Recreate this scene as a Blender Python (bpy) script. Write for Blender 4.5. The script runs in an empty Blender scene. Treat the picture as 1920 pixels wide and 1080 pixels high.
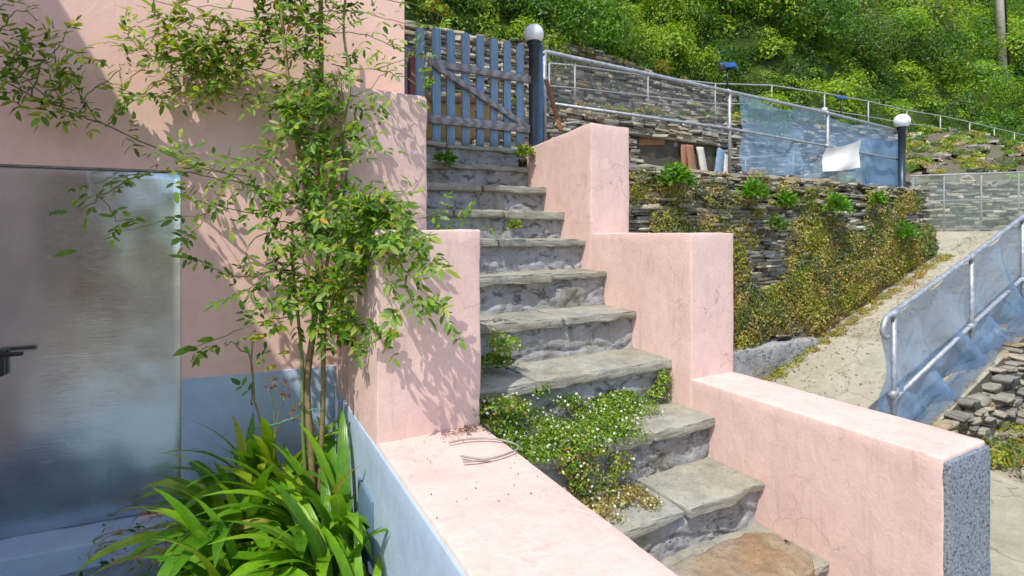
import bpy, bmesh, math, random
import numpy as np
from mathutils import Vector, Matrix, noise as mnoise
R = math.radians
rng = np.random.default_rng(7)
random.seed(7)
S = bpy.context.scene
COL = S.collection

# ------------------------------------------------------------------ camera, sky, sun, exposure
FPX, U0, V0, YAW = 970.0, 960.0, 437.0, R(28.65)          # eye level is z = 0
AX = Vector((math.sin(YAW), math.cos(YAW), 0)); RT = Vector((math.cos(YAW), -math.sin(YAW), 0))
cam = bpy.data.cameras.new('camera'); co = bpy.data.objects.new('camera', cam); COL.objects.link(co)
cam.sensor_width = 36; cam.lens = 36 * FPX / 1920; cam.shift_y = -(540 - V0) / 1920
cam.clip_start = 0.02; cam.clip_end = 2000
co.location = (0, 0, 0); co.rotation_euler = (R(90), 0, -YAW)
S.camera = co
SUN = Vector((-0.44, -0.319, 0.84)).normalized()
w = bpy.data.worlds.new('World'); S.world = w; w.use_nodes = True
nt = w.node_tree; bg = nt.nodes['Background']
sky = nt.nodes.new('ShaderNodeTexSky'); sky.sky_type = 'NISHITA'; sky.sun_disc = False
sky.sun_elevation = math.asin(SUN.z); sky.sun_rotation = math.atan2(SUN.x, SUN.y)
nt.links.new(sky.outputs[0], bg.inputs[0]); bg.inputs[1].default_value = 0.15
sl = bpy.data.lights.new('sun', 'SUN'); sl.energy = 2.4; sl.angle = R(0.5); sl.color = (1, 0.96, 0.88)
so = bpy.data.objects.new('sun', sl); COL.objects.link(so); so.rotation_euler = SUN.to_track_quat('Z', 'Y').to_euler()
S.view_settings.view_transform = 'Standard'; S.view_settings.look = 'None'
S.view_settings.gamma = 1; S.view_settings.exposure = 0.90; S.view_settings.use_curve_mapping = False
S.render.engine = 'CYCLES'
S.cycles.max_bounces = 8; S.cycles.transparent_max_bounces = 16; S.cycles.use_denoising = True

def ray(u, v): return AX + RT * ((u - U0) / FPX) + Vector((0, 0, -(v - V0) / FPX))
def on_y(u, v, Y): r = ray(u, v); return r * (Y / r.y)
def on_x(u, v, X): r = ray(u, v); return r * (X / r.x)
def on_z(u, v, Z): r = ray(u, v); return r * (Z / r.z)
def on_d(u, v, d): return ray(u, v) * d

# ------------------------------------------------------------------ materials
class N:
    def __init__(s, name):
        s.m = bpy.data.materials.new(name); s.m.use_nodes = True
        s.t = s.m.node_tree; s.p = s.t.nodes['Principled BSDF']; s.out = s.t.nodes['Material Output']
    def n(s, typ, **kw):
        x = s.t.nodes.new('ShaderNode' + typ)
        for k, v in kw.items():
            if k in x.inputs: x.inputs[k].default_value = v
            else: setattr(x, k, v)
        return x
    def l(s, a, b): s.t.links.new(a, b)
    def coord(s, kind='Object', scale=(1, 1, 1)):
        c = s.n('TexCoord'); mp = s.n('Mapping'); s.l(c.outputs[kind], mp.inputs[0]); mp.inputs['Scale'].default_value = scale
        return mp.outputs[0]
    def world(s, scale=(1, 1, 1)):
        c = s.n('NewGeometry'); mp = s.n('Mapping'); s.l(c.outputs['Position'], mp.inputs[0]); mp.inputs['Scale'].default_value = scale
        return mp.outputs[0]
    def noise(s, co, scale, detail=4, rough=0.6, dist=0.0):
        x = s.n('TexNoise', Scale=scale, Detail=detail, Roughness=rough, Distortion=dist); s.l(co, x.inputs['Vector']); return x.outputs['Fac']
    def ramp(s, fac, stops):
        r = s.n('ValToRGB'); e = r.color_ramp.elements
        while len(e) < len(stops): e.new(0.5)
        for q, (pos, c) in zip(e, stops):
            q.position = pos; q.color = (*c, 1) if hasattr(c, '__len__') else (c, c, c, 1)
        s.l(fac, r.inputs[0]); return r.outputs[0]
    def mix(s, fac, a, b, mode='MIX'):
        x = s.n('Mix', data_type='RGBA', blend_type=mode)
        for i, q in ((0, fac), (6, a), (7, b)):
            if hasattr(q, 'is_output') or hasattr(q, 'links'): s.l(q, x.inputs[i])
            else: x.inputs[i].default_value = q if i == 0 else (*q, 1)
        return x.outputs[2]
    def math(s, op, a, b=0.0):
        x = s.n('Math', operation=op)
        for i, q in enumerate((a, b)):
            if hasattr(q, 'links'): s.l(q, x.inputs[i])
            else: x.inputs[i].default_value = q
        return x.outputs[0]
    def bump(s, h, strength=0.5, dist=0.01, prev=None):
        b = s.n('Bump', Strength=strength, Distance=dist); s.l(h, b.inputs['Height'])
        if prev is not None: s.l(prev, b.inputs['Normal'])
        return b.outputs[0]
    def done(s, color, rough=0.8, normal=None, metal=0.0, spec=None):
        for q, i in ((color, 'Base Color'), (rough, 'Roughness'), (normal, 'Normal'), (metal, 'Metallic'), (spec, 'Specular IOR Level')):
            if q is None: continue
            if hasattr(q, 'links'): s.l(q, s.p.inputs[i])
            else: s.p.inputs[i].default_value = (*q, 1) if hasattr(q, '__len__') else q
        return s.m

def m_stucco(name, c1, c2, stain=(0.25, 0.2, 0.18), amount=0.5, pits=0.35, scale=1.0, crack=0.0):
    k = N(name); w_ = k.world()
    big = k.noise(w_, 2.3, 6, 0.7, 0.3); fine = k.noise(w_, 75 * scale, 5, 0.75); mid = k.noise(k.world((1, 1, 0.6)), 15 * scale, 6, 0.65, 0.9)
    c = k.mix(k.ramp(big, [(0.3, 0), (0.7, 1)]), c1, c2)
    pale = k.ramp(k.noise(w_, 7, 6, 0.75, 0.5), [(0.45, 0), (0.75, 1)])
    c = k.mix(k.math('MULTIPLY', pale, 0.35), c, tuple(min(0.9, x * 1.12 + 0.03) for x in c2))
    speck = k.ramp(k.noise(w_, 42, 4, 0.7), [(0.63, 0), (0.72, 1)])
    streak = k.noise(k.world((11, 11, 1.1)), 1.6, 6, 0.75, 0.4)
    st = k.math('MULTIPLY', k.ramp(streak, [(0.56, 0), (0.78, 1)]), amount)
    c = k.mix(st, c, stain)
    c = k.mix(k.math('MULTIPLY', speck, 0.22 * min(1, amount * 3)), c, stain)
    c = k.mix(k.math('MULTIPLY', k.ramp(mid, [(0.40, 1), (0.54, 0)]), 0.12), c, stain)
    nb = k.bump(mid, 0.32, 0.011)
    if crack:
        vo = k.n('TexVoronoi', Scale=2.6, feature='DISTANCE_TO_EDGE'); wp = k.n('VectorMath', operation='ADD'); nn_ = k.n('TexNoise', Scale=6.0, Detail=5.0); k.l(w_, nn_.inputs['Vector'])
        sc = k.n('VectorMath', operation='SCALE', Scale=0.35); k.l(nn_.outputs['Color'], sc.inputs[0]); k.l(w_, wp.inputs[0]); k.l(sc.outputs[0], wp.inputs[1]); k.l(wp.outputs[0], vo.inputs['Vector'])
        cr = k.math('MULTIPLY', k.ramp(vo.outputs['Distance'], [(0.0, 1), (0.007, 0)]), k.ramp(k.noise(w_, 1.9, 2), [(0.52, 0), (0.62, 1)]))
        c = k.mix(k.math('MULTIPLY', cr, crack), c, stain)
    nb = k.bump(fine, pits, 0.004, nb)
    return k.done(c, 0.9, nb, spec=0.15)

def m_pebble():
    k = N('pebbledash'); w_ = k.world()
    v = k.n('TexVoronoi', Scale=110.0); k.l(w_, v.inputs['Vector'])
    v2 = k.noise(w_, 95, 5, 0.72)
    c = k.ramp(v2, [(0.36, (0.05, 0.06, 0.08)), (0.47, (0.26, 0.295, 0.345)), (0.7, (0.39, 0.43, 0.48))])
    return k.done(c, 0.9, k.bump(v2, 1.0, 0.012), spec=0.1)

def m_stone(name, ramp_stops, objrand=False, attr=False, scale=9.0, bump=0.6, stretch=(1, 1, 3), lich=0.35):
    k = N(name); w_ = k.world(stretch)
    n1 = k.noise(w_, scale, 6, 0.7, 0.3); n2 = k.noise(k.world(), 60, 4, 0.7)
    if objrand:
        oi = k.n('ObjectInfo'); base = k.ramp(oi.outputs['Random'], ramp_stops)
        for nd in k.t.nodes:
            if nd.type == 'VALTORGB': nd.color_ramp.interpolation = 'LINEAR'
    elif attr:
        a = k.n('Attribute', attribute_name='Col'); base = a.outputs['Color']
    else:
        base = k.ramp(k.noise(k.world(), 2.6, 3, 0.6), ramp_stops)
    c = k.mix(k.ramp(n1, [(0.3, 0), (0.75, 1)]), k.mix(1.0, base, (0.62, 0.62, 0.64), 'MULTIPLY'), k.mix(1.0, base, (1.25, 1.22, 1.18), 'MULTIPLY'))
    li = k.ramp(k.noise(k.world(), 13, 5, 0.7, 0.8), [(0.56, 0), (0.70, 1)])
    c = k.mix(k.math('MULTIPLY', li, lich), c, (0.36, 0.33, 0.22))
    dk = k.ramp(n2, [(0.30, 1), (0.46, 0)])
    c = k.mix(k.math('MULTIPLY', dk, 0.5), c, (0.06, 0.055, 0.05))
    nb = k.bump(n1, bump, 0.02); nb = k.bump(n2, bump * 0.7, 0.005, nb)
    return k.done(c, 0.88, nb, spec=0.2)

def m_riser():
    k = N('riser_cement'); w_ = k.world()
    big = k.noise(w_, 3.2, 5, 0.65, 0.5); mid = k.noise(k.world((1, 1, 1.6)), 11, 6, 0.7, 0.9); fine = k.noise(w_, 80, 4, 0.7)
    c = k.ramp(big, [(0.28, (0.24, 0.20, 0.14)), (0.40, (0.30, 0.285, 0.255)), (0.55, (0.35, 0.355, 0.365)), (0.72, (0.45, 0.45, 0.445))])
    pit = k.ramp(mid, [(0.38, 1), (0.47, 0)])
    c = k.mix(k.math('MULTIPLY', pit, 0.8), c, (0.07, 0.065, 0.06))
    st = k.ramp(k.noise(k.world((5, 5, 0.8)), 2.2, 5, 0.7), [(0.50, 0), (0.72, 1)])
    c = k.mix(k.math('MULTIPLY', st, 0.5), c, (0.15, 0.13, 0.10))
    c = k.mix(k.math('MULTIPLY', k.ramp(k.noise(w_, 26, 5, 0.75), [(0.55, 0), (0.72, 1)]), 0.35), c, (0.10, 0.095, 0.085))
    nb = k.bump(mid, 0.9, 0.018); nb = k.bump(fine, 0.6, 0.004, nb)
    return k.done(c, 0.92, nb, spec=0.15)

def m_concrete():
    k = N('path_concrete'); w_ = k.world()
    big = k.noise(w_, 0.9, 6, 0.7, 0.6); mid = k.noise(w_, 6, 6, 0.75, 0.8); fine = k.noise(w_, 90, 3, 0.7)
    c = k.ramp(big, [(0.28, (0.22, 0.19, 0.13)), (0.45, (0.33, 0.295, 0.22)), (0.60, (0.41, 0.375, 0.29)), (0.75, (0.30, 0.285, 0.235))])
    c = k.mix(k.math('MULTIPLY', k.ramp(mid, [(0.54, 0), (0.70, 1)]), 0.55), c, (0.17, 0.145, 0.10))
    c = k.mix(k.math('MULTIPLY', k.ramp(mid, [(0.30, 1), (0.44, 0)]), 0.5), c, (0.50, 0.47, 0.38))
    c = k.mix(k.math('MULTIPLY', k.ramp(k.noise(w_, 34, 5, 0.8), [(0.60, 0), (0.72, 1)]), 0.5), c, (0.12, 0.10, 0.07))
    vo = k.n('TexVoronoi', Scale=0.8, feature='DISTANCE_TO_EDGE'); nn_ = k.n('TexNoise', Scale=3.0, Detail=6.0); k.l(w_, nn_.inputs['Vector'])
    sc = k.n('VectorMath', operation='SCALE', Scale=0.7); k.l(nn_.outputs['Color'], sc.inputs[0]); wp = k.n('VectorMath', operation='ADD'); k.l(w_, wp.inputs[0]); k.l(sc.outputs[0], wp.inputs[1]); k.l(wp.outputs[0], vo.inputs['Vector'])
    cr = k.ramp(vo.outputs['Distance'], [(0.0, 1), (0.012, 0)])
    c = k.mix(k.math('MULTIPLY', cr, 0.6), c, (0.10, 0.085, 0.06))
    nb = k.bump(mid, 0.45, 0.025); nb = k.bump(fine, 0.4, 0.004, nb)
    return k.done(c, 0.9, nb, spec=0.15)

def m_earth(name, a, b, c_):
    k = N(name); w_ = k.world()
    n1 = k.noise(w_, 5, 7, 0.75, 0.5); n2 = k.noise(w_, 45, 5, 0.8)
    c = k.mix(k.ramp(n2, [(0.4, 0), (0.65, 1)]), k.ramp(n1, [(0.35, a), (0.65, b)]), c_)
    return k.done(c, 0.95, k.bump(n2, 0.9, 0.02), spec=0.1)

def m_leaf(name, stops=None, trans=0.4, rough=0.45, spec=0.4):
    k = N(name)
    if stops: base = k.ramp(k.n('ObjectInfo').outputs['Random'], stops)
    else: base = k.n('Attribute', attribute_name='Col').outputs['Color']
    nz = k.noise(k.world(), 40, 2, 0.5)
    c = k.mix(k.ramp(nz, [(0.35, 0), (0.7, 1)]), k.mix(1.0, base, (0.8, 0.85, 0.8), 'MULTIPLY'), k.mix(1.0, base, (1.18, 1.12, 1.0), 'MULTIPLY'))
    nrm = k.bump(k.noise(k.coord('Object', (1.5, 90, 1.5)), 2.0, 3, 0.6), 0.35, 0.004) if 'strap' in name else None
    if 'strap' in name: c = k.mix(k.math('MULTIPLY', k.ramp(k.noise(k.coord('Object', (3, 60, 3)), 1.5, 3, 0.6), [(0.4, 0), (0.7, 1)]), 0.35), c, (0.05, 0.12, 0.01))
    k.done(c, rough, nrm, spec=spec)
    tr = k.n('BsdfTranslucent'); k.l(k.mix(1.0, c, (1.5, 1.45, 0.7), 'MULTIPLY'), tr.inputs[0])
    mx = k.n('MixShader'); mx.inputs[0].default_value = trans
    k.l(k.p.outputs[0], mx.inputs[1]); k.l(tr.outputs[0], mx.inputs[2]); k.l(mx.outputs[0], k.out.inputs[0])
    return k.m

def m_plain(name, c, rough=0.6, metal=0.0, var=0.25, scale=8.0, bump=0.15, stretch=(1, 1, 1), coord='w', spec=None):
    k = N(name); w_ = k.world(stretch) if coord == 'w' else k.coord('Object', stretch)
    n1 = k.noise(w_, scale, 5, 0.65, 0.3)
    lo = tuple(x * (1 - var) for x in c); hi = tuple(min(1, x * (1 + var)) for x in c)
    return k.done(k.ramp(n1, [(0.3, lo), (0.7, hi)]), rough, k.bump(n1, bump, 0.006), metal, spec)

def m_wood(name, a, b, c3, axis=(6, 6, 0.7)):
    k = N(name); oi = k.n('ObjectInfo'); co_ = k.coord('Object', axis)
    off = k.n('VectorMath', operation='ADD'); k.l(co_, off.inputs[0])
    cx = k.n('CombineXYZ'); k.l(k.math('MULTIPLY', oi.outputs['Random'], 37.0), cx.inputs[0]); k.l(k.math('MULTIPLY', oi.outputs['Random'], 11.0), cx.inputs[2])
    k.l(cx.outputs[0], off.inputs[1])
    wv = k.n('TexWave', Scale=5.0, Distortion=6.0, Detail=3.0); wv.inputs['Detail Scale'].default_value = 1.2; k.l(off.outputs[0], wv.inputs[0])
    n2 = k.noise(off.outputs[0], 3.0, 5, 0.7, 0.4)
    c = k.mix(k.ramp(wv.outputs['Fac'], [(0.2, 0), (0.8, 1)]), a, b)
    c = k.mix(k.ramp(n2, [(0.45, 0), (0.75, 0.8)]), c, c3)
    return k.done(c, 0.85, k.bump(wv.outputs['Fac'], 0.5, 0.004), spec=0.2)

def m_net(name, c, opac=0.5, scale=3.0, vary=0.25, weave=0.0):
    k = N(name); nz_ = k.noise(k.world(), scale, 5, 0.65, 0.8)
    k.done(c, 0.6, spec=0.3)
    tl = k.n('BsdfTranslucent'); tl.inputs[0].default_value = (*c, 1)
    m1 = k.n('MixShader'); m1.inputs[0].default_value = 0.45; k.l(k.p.outputs[0], m1.inputs[1]); k.l(tl.outputs[0], m1.inputs[2])
    tp = k.n('BsdfTransparent'); m2 = k.n('MixShader')
    f = k.ramp(nz_, [(0.3, max(0, opac - vary)), (0.7, min(1, opac + vary))])
    if weave:
        g = []
        for ax in ('X', 'Z'):
            wv = k.n('TexWave', Scale=weave, bands_direction=ax); k.l(k.world(), wv.inputs['Vector']); g.append(k.ramp(wv.outputs['Fac'], [(0.55, 0), (0.75, 1)]))
        f = k.math('MULTIPLY', f, k.math('ADD', 0.72, k.math('MULTIPLY', k.math('MAXIMUM', g[0], g[1]), 0.5)))
    k.l(f, m2.inputs[0])
    k.l(tp.outputs[0], m2.inputs[1]); k.l(m1.outputs[0], m2.inputs[2]); k.l(m2.outputs[0], k.out.inputs[0])
    return k.m

def m_galv():
    k = N('brushed_zinc_sheet')
    st = k.noise(k.world((2.5, 2.5, 160)), 3.0, 4, 0.6); sm = k.noise(k.world(), 3.0, 5, 0.6, 0.4); gr = k.noise(k.world(), 120, 3, 0.7)
    c = k.ramp(sm, [(0.3, (0.50, 0.55, 0.58)), (0.7, (0.64, 0.69, 0.72))])
    drip = k.ramp(k.noise(k.world((26, 26, 1.0)), 1.6, 4, 0.6), [(0.58, 0), (0.80, 1)])
    c = k.mix(k.math('MULTIPLY', drip, 0.3), c, (0.55, 0.58, 0.6))
    c = k.mix(k.math('MULTIPLY', k.ramp(gr, [(0.6, 0), (0.75, 1)]), 0.25), c, (0.35, 0.36, 0.36))
    ro = k.math('ADD', k.ramp(sm, [(0.25, 0.12), (0.75, 0.20)]), k.math('MULTIPLY', drip, 0.12))
    nb = k.bump(st, 0.22, 0.0012); nb = k.bump(k.noise(k.world((2.6, 2.6, 0.7)), 1.2, 1, 0.4), 0.22, 0.03, nb)
    return k.done(c, ro, nb, 1.0)

PINK = m_stucco('pink_stucco', (0.66, 0.455, 0.40), (0.72, 0.52, 0.46), stain=(0.30, 0.24, 0.20), amount=0.55, pits=0.5, crack=0.7)
PINKH = m_stucco('pink_house_render', (0.74, 0.475, 0.395), (0.78, 0.53, 0.45), stain=(0.42, 0.3, 0.26), amount=0.14, pits=0.25, scale=0.6)
BLUE = m_stucco('blue_dado_paint', (0.31, 0.41, 0.53), (0.40, 0.49, 0.60), stain=(0.26, 0.29, 0.33), amount=0.35, pits=0.25)
PEB = m_pebble()
SLAB = m_stone('tread_stone', [(0.3, (0.29, 0.27, 0.21)), (0.5, (0.36, 0.345, 0.28)), (0.7, (0.33, 0.335, 0.30))], scale=7, stretch=(1, 1, 8), lich=0.35)
SLABO = m_stone('rusty_tread_stone', [(0.3, (0.30, 0.19, 0.10)), (0.46, (0.33, 0.245, 0.155)), (0.6, (0.31, 0.275, 0.215)), (0.75, (0.27, 0.19, 0.12))], scale=16, stretch=(1, 1, 8), lich=0.5)
RISER = m_riser(); PATH = m_concrete()
STONE_STOPS = [(0.0, (0.158, 0.147, 0.124)), (0.2, (0.290, 0.269, 0.224)), (0.4, (0.422, 0.371, 0.271)), (0.55, (0.224, 0.218, 0.201)), (0.75, (0.502, 0.448, 0.342)), (0.9, (0.356, 0.256, 0.142)), (1.0, (0.581, 0.538, 0.437))]
STONE_O = m_stone('dry_stone', STONE_STOPS, objrand=True, scale=16)
STONE_A = m_stone('dry_stone_mass', None, attr=True, scale=16)
SOIL = m_earth('soil', (0.05, 0.037, 0.025), (0.11, 0.085, 0.06), (0.16, 0.13, 0.1))
DIRT = m_earth('terrace_earth', (0.16, 0.12, 0.07), (0.26, 0.21, 0.13), (0.32, 0.28, 0.2))
HILLM = m_earth('hill_earth', (0.02, 0.04, 0.008), (0.035, 0.065, 0.012), (0.05, 0.075, 0.016))
CORE = m_earth('wall_core', (0.07, 0.06, 0.05), (0.13, 0.11, 0.085), (0.10, 0.09, 0.07))
LEAF = m_leaf('rose_leaf', [(0.0, (0.06, 0.15, 0.012)), (0.35, (0.095, 0.21, 0.015)), (0.7, (0.15, 0.27, 0.02)), (1.0, (0.26, 0.32, 0.03))], trans=0.4)
LEAF_A = m_leaf('leaf_mass')
STRAP = m_leaf('strap_leaf', [(0.0, (0.06, 0.19, 0.01)), (0.4, (0.13, 0.31, 0.012)), (0.75, (0.23, 0.44, 0.02)), (0.93, (0.34, 0.43, 0.03)), (1.0, (0.42, 0.36, 0.10))], trans=0.3, rough=0.3, spec=0.5)
DRY = m_leaf('dry_stem', [(0, (0.3, 0.2, 0.06)), (1, (0.45, 0.36, 0.12))], trans=0.2)
CANE = m_plain('rose_cane', (0.2, 0.15, 0.06), 0.7, var=0.4, scale=30)
CANEG = m_plain('green_cane', (0.16, 0.2, 0.05), 0.6, var=0.3, scale=30)
GALV = m_galv()
TUBE = m_plain('galvanised_tube', (0.36, 0.38, 0.41), 0.55, 0.45, 0.35, 20, 0.1)
THIN = m_plain('pale_rail_paint', (0.36, 0.36, 0.36), 0.6, 0.2, 0.3, 20)
LAMPG = m_plain('dark_green_lamp_paint', (0.03, 0.045, 0.06), 0.4, 0.3, 0.3, 12, 0.1)
BLACK = m_plain('black_plastic', (0.012, 0.012, 0.014), 0.4, 0, 0.2, 12)
BRASS = m_plain('brass', (0.6, 0.45, 0.1), 0.35, 1.0, 0.2, 12)
GLOBE = m_plain('frosted_globe', (0.75, 0.77, 0.8), 0.25, 0, 0.08, 6, 0.02)
WOODG = m_wood('weathered_gate_wood', (0.11, 0.20, 0.31), (0.26, 0.40, 0.54), (0.22, 0.23, 0.25))
WOODH = m_wood('weathered_rail_wood', (0.20, 0.19, 0.20), (0.33, 0.32, 0.34), (0.2, 0.16, 0.13), axis=(0.7, 6, 6))
WOODY = m_wood('yellow_planter_wood', (0.42, 0.24, 0.07), (0.5, 0.31, 0.11), (0.3, 0.17, 0.06))
WOODR = m_wood('red_brown_board', (0.26, 0.11, 0.06), (0.36, 0.19, 0.11), (0.2, 0.13, 0.09))
RUST = m_plain('rusty_iron', (0.25, 0.09, 0.04), 0.9, 0.2, 0.5, 25, 0.4)
MAROON = m_plain('maroon_paint', (0.15, 0.02, 0.02), 0.5, 0, 0.3, 10)
POLE = m_plain('concrete_pole', (0.50, 0.46, 0.38), 0.9, 0, 0.25, 10, 0.3)
CLOTH = m_plain('white_tarp', (0.72, 0.70, 0.66), 0.7, 0, 0.1, 4, 0.1)
PVBLUE = m_plain('solar_panel_glass', (0.02, 0.09, 0.3), 0.15, 0.2, 0.2, 6)
NETB = m_net('blue_debris_net', (0.22, 0.37, 0.58), 0.66, 1.2, 0.08, weave=22.0)
NETH = m_net('blue_net_hem', (0.14, 0.22, 0.34), 0.55, 5.0, 0.15, weave=22.0)
NETW = m_net('pale_film_net', (0.33, 0.52, 0.76), 0.55, 1.2, 0.14)
NETG = m_net('grey_green_net', (0.40, 0.48, 0.44), 0.38, 1.2, 0.16)
WIRE = m_plain('old_wire', (0.3, 0.3, 0.26), 0.6, 0.4, 0.2, 30)
CONC = m_plain('pale_cement', (0.40, 0.40, 0.40), 0.9, 0, 0.3, 6, 0.6)

# ------------------------------------------------------------------ builders
def link(o, parent=None):
    COL.objects.link(o)
    if parent is not None: o.parent = parent
    return o
def tag(o, label=None, cat=None, group=None, kind=None):
    if label: o['label'] = label
    if cat: o['category'] = cat
    if group: o['group'] = group
    if kind: o['kind'] = kind
    return o
def thing(name, label, cat, loc=(0, 0, 0), group=None):
    o = bpy.data.objects.new(name, None); o.location = loc; o.empty_display_size = 0.1
    COL.objects.link(o); return tag(o, label, cat, group)
def np_mesh(name, V, F, col=None, smooth=False):
    V = np.asarray(V, np.float32); F = np.asarray(F, np.int32); k = F.shape[1]
    m = bpy.data.meshes.new(name); m.vertices.add(len(V)); m.vertices.foreach_set('co', V.ravel())
    m.loops.add(F.size); m.loops.foreach_set('vertex_index', F.ravel())
    m.polygons.add(len(F)); m.polygons.foreach_set('loop_start', np.arange(0, F.size, k, dtype=np.int32))
    if smooth: m.polygons.foreach_set('use_smooth', np.ones(len(F), bool))
    if col is not None:
        a = m.color_attributes.new('Col', 'FLOAT_COLOR', 'POINT')
        c = np.ones((len(V), 4), np.float32); c[:, :3] = col; a.data.foreach_set('color', c.ravel())
    m.update(calc_edges=True); m.validate(); return m
def obj(name, mesh, mat, parent=None, loc=None):
    o = bpy.data.objects.new(name, mesh)
    if mat is not None and not mesh.materials: mesh.materials.append(mat)
    link(o, parent)
    if loc is not None: o.location = loc
    return o
def rel(parent, p):
    return Vector(p) - parent.location if parent is not None else Vector(p)
def nz(p, s=1.0, seed=0.0):
    return mnoise.noise(Vector((p[0] * s + seed, p[1] * s - seed, p[2] * s + seed * 0.5)))
def rbox(name, lo, hi, mat, parent=None, r=0.012, step=0.06, amp=0.003, nsc=6.0, top=None, seed=0.0):
    """box with rounded, slightly wavy edges; vertices local to the parent"""
    lo = Vector(lo); hi = Vector(hi); off = parent.location if parent is not None else Vector((0, 0, 0))
    r = min(r, *(0.45 * (hi[i] - lo[i]) for i in range(3)))
    ax = []
    for i in range(3):
        a, b = lo[i], hi[i]; n = max(1, int(round((b - a - 2 * r) / step)))
        n = min(n, 60)
        ax.append([a, a + r * 0.3, a + r] + [a + r + (b - a - 2 * r) * j / n for j in range(1, n)] + [b - r, b - r * 0.3, b])
    ids, V, F = {}, [], []
    def vid(p):
        key = tuple(round(c, 5) for c in p)
        if key not in ids:
            ids[key] = len(V); q = Vector(p)
            c = Vector(tuple(min(max(q[i], lo[i] + r), hi[i] - r) for i in range(3))); d = q - c
            nrm = d.normalized() if d.length > 1e-6 else Vector((0, 0, 0))
            m_ = max(abs(d.x), abs(d.y), abs(d.z))
            q2 = c + nrm * m_
            if top is not None and p[2] > hi[2] - 1e-4 - r: q2.z += top(q2)
            q2 += nrm * (nz(q2, nsc, seed) * amp + nz(q2, nsc * 5, seed) * amp * 0.45)
            V.append(tuple(q2 - off))
        return ids[key]
    for i in range(3):
        j, k = (i + 1) % 3, (i + 2) % 3
        for side in (0, 1):
            for a in range(len(ax[j]) - 1):
                for b in range(len(ax[k]) - 1):
                    q = []
                    for (aa, bb) in ((a, b), (a + 1, b), (a + 1, b + 1), (a, b + 1)):
                        p = [0, 0, 0]; p[i] = ax[i][0] if side == 0 else ax[i][-1]; p[j] = ax[j][aa]; p[k] = ax[k][bb]
                        q.append(vid(p))
                    F.append(q if side else q[::-1])
    m = np_mesh(name, V, F, smooth=True)
    return obj(name, m, mat, parent)
def tube(name, pts, rad, mat, parent=None, sides=8, rad_end=None, smooth_path=0):
    off = parent.location if parent is not None else Vector((0, 0, 0))
    P = [Vector(p) for p in pts]
    for _ in range(smooth_path):
        Q = [P[0]]
        for a, b in zip(P, P[1:]): Q += [a.lerp(b, 0.25), a.lerp(b, 0.75)]
        Q.append(P[-1]); P = Q
    V, F = [], []; n = len(P); up = Vector((0.13, 0.27, 0.95))
    for i, p in enumerate(P):
        t = (P[min(i + 1, n - 1)] - P[max(i - 1, 0)]).normalized()
        s = t.cross(up)
        if s.length < 0.15: s = t.cross(Vector((1, 0.1, 0)))
        s.normalize(); b = s.cross(t); rr = rad if rad_end is None else rad + (rad_end - rad) * i / (n - 1)
        for j in range(sides):
            a = 2 * math.pi * j / sides; V.append(tuple(p + (s * math.cos(a) + b * math.sin(a)) * rr - off))
    for i in range(n - 1):
        for j in range(sides):
            k = (j + 1) % sides; F.append((i * sides + j, i * sides + k, (i + 1) * sides + k, (i + 1) * sides + j))
    c0 = len(V); V.append(tuple(P[0] - off)); V.append(tuple(P[-1] - off))
    for j in range(0, sides, 2):
        F.append((c0, (j + 2) % sides, (j + 1) % sides, j)); b = (n - 1) * sides
        F.append((c0 + 1, b + j, b + (j + 1) % sides, b + (j + 2) % sides))
    return obj(name, np_mesh(name, V, F, smooth=True), mat, parent)
def lathe(name, prof, mat, parent=None, loc=(0, 0, 0), sides=24):
    V, F = [], []
    for r_, z in prof:
        for j in range(sides):
            a = 2 * math.pi * j / sides; V.append((r_ * math.cos(a), r_ * math.sin(a), z))
    for i in range(len(prof) - 1):
        for j in range(sides):
            k = (j + 1) % sides; F.append((i * sides + j, i * sides + k, (i + 1) * sides + k, (i + 1) * sides + j))
    o = obj(name, np_mesh(name, V, F, smooth=True), mat, parent); o.location = loc; return o
def globe_prof(rad, z0, n=14):
    return [(max(0.0005, rad * math.sin(a)), z0 - rad * math.cos(a)) for a in (math.pi * i / n for i in range(n + 1))]
def sheet(name, fn, nu, nv, mat, parent=None, thick=0.0):
    V = [tuple(fn(i / nu, j / nv)) for j in range(nv + 1) for i in range(nu + 1)]
    F = [(j * (nu + 1) + i, j * (nu + 1) + i + 1, (j + 1) * (nu + 1) + i + 1, (j + 1) * (nu + 1) + i) for j in range(nv) for i in range(nu)]
    off = parent.location if parent is not None else Vector((0, 0, 0))
    V = [tuple(Vector(v) - off) for v in V]
    o = obj(name, np_mesh(name, V, F, smooth=True), mat, parent)
    if thick:
        md = o.modifiers.new('t', 'SOLIDIFY'); md.thickness = thick
    return o

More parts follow.
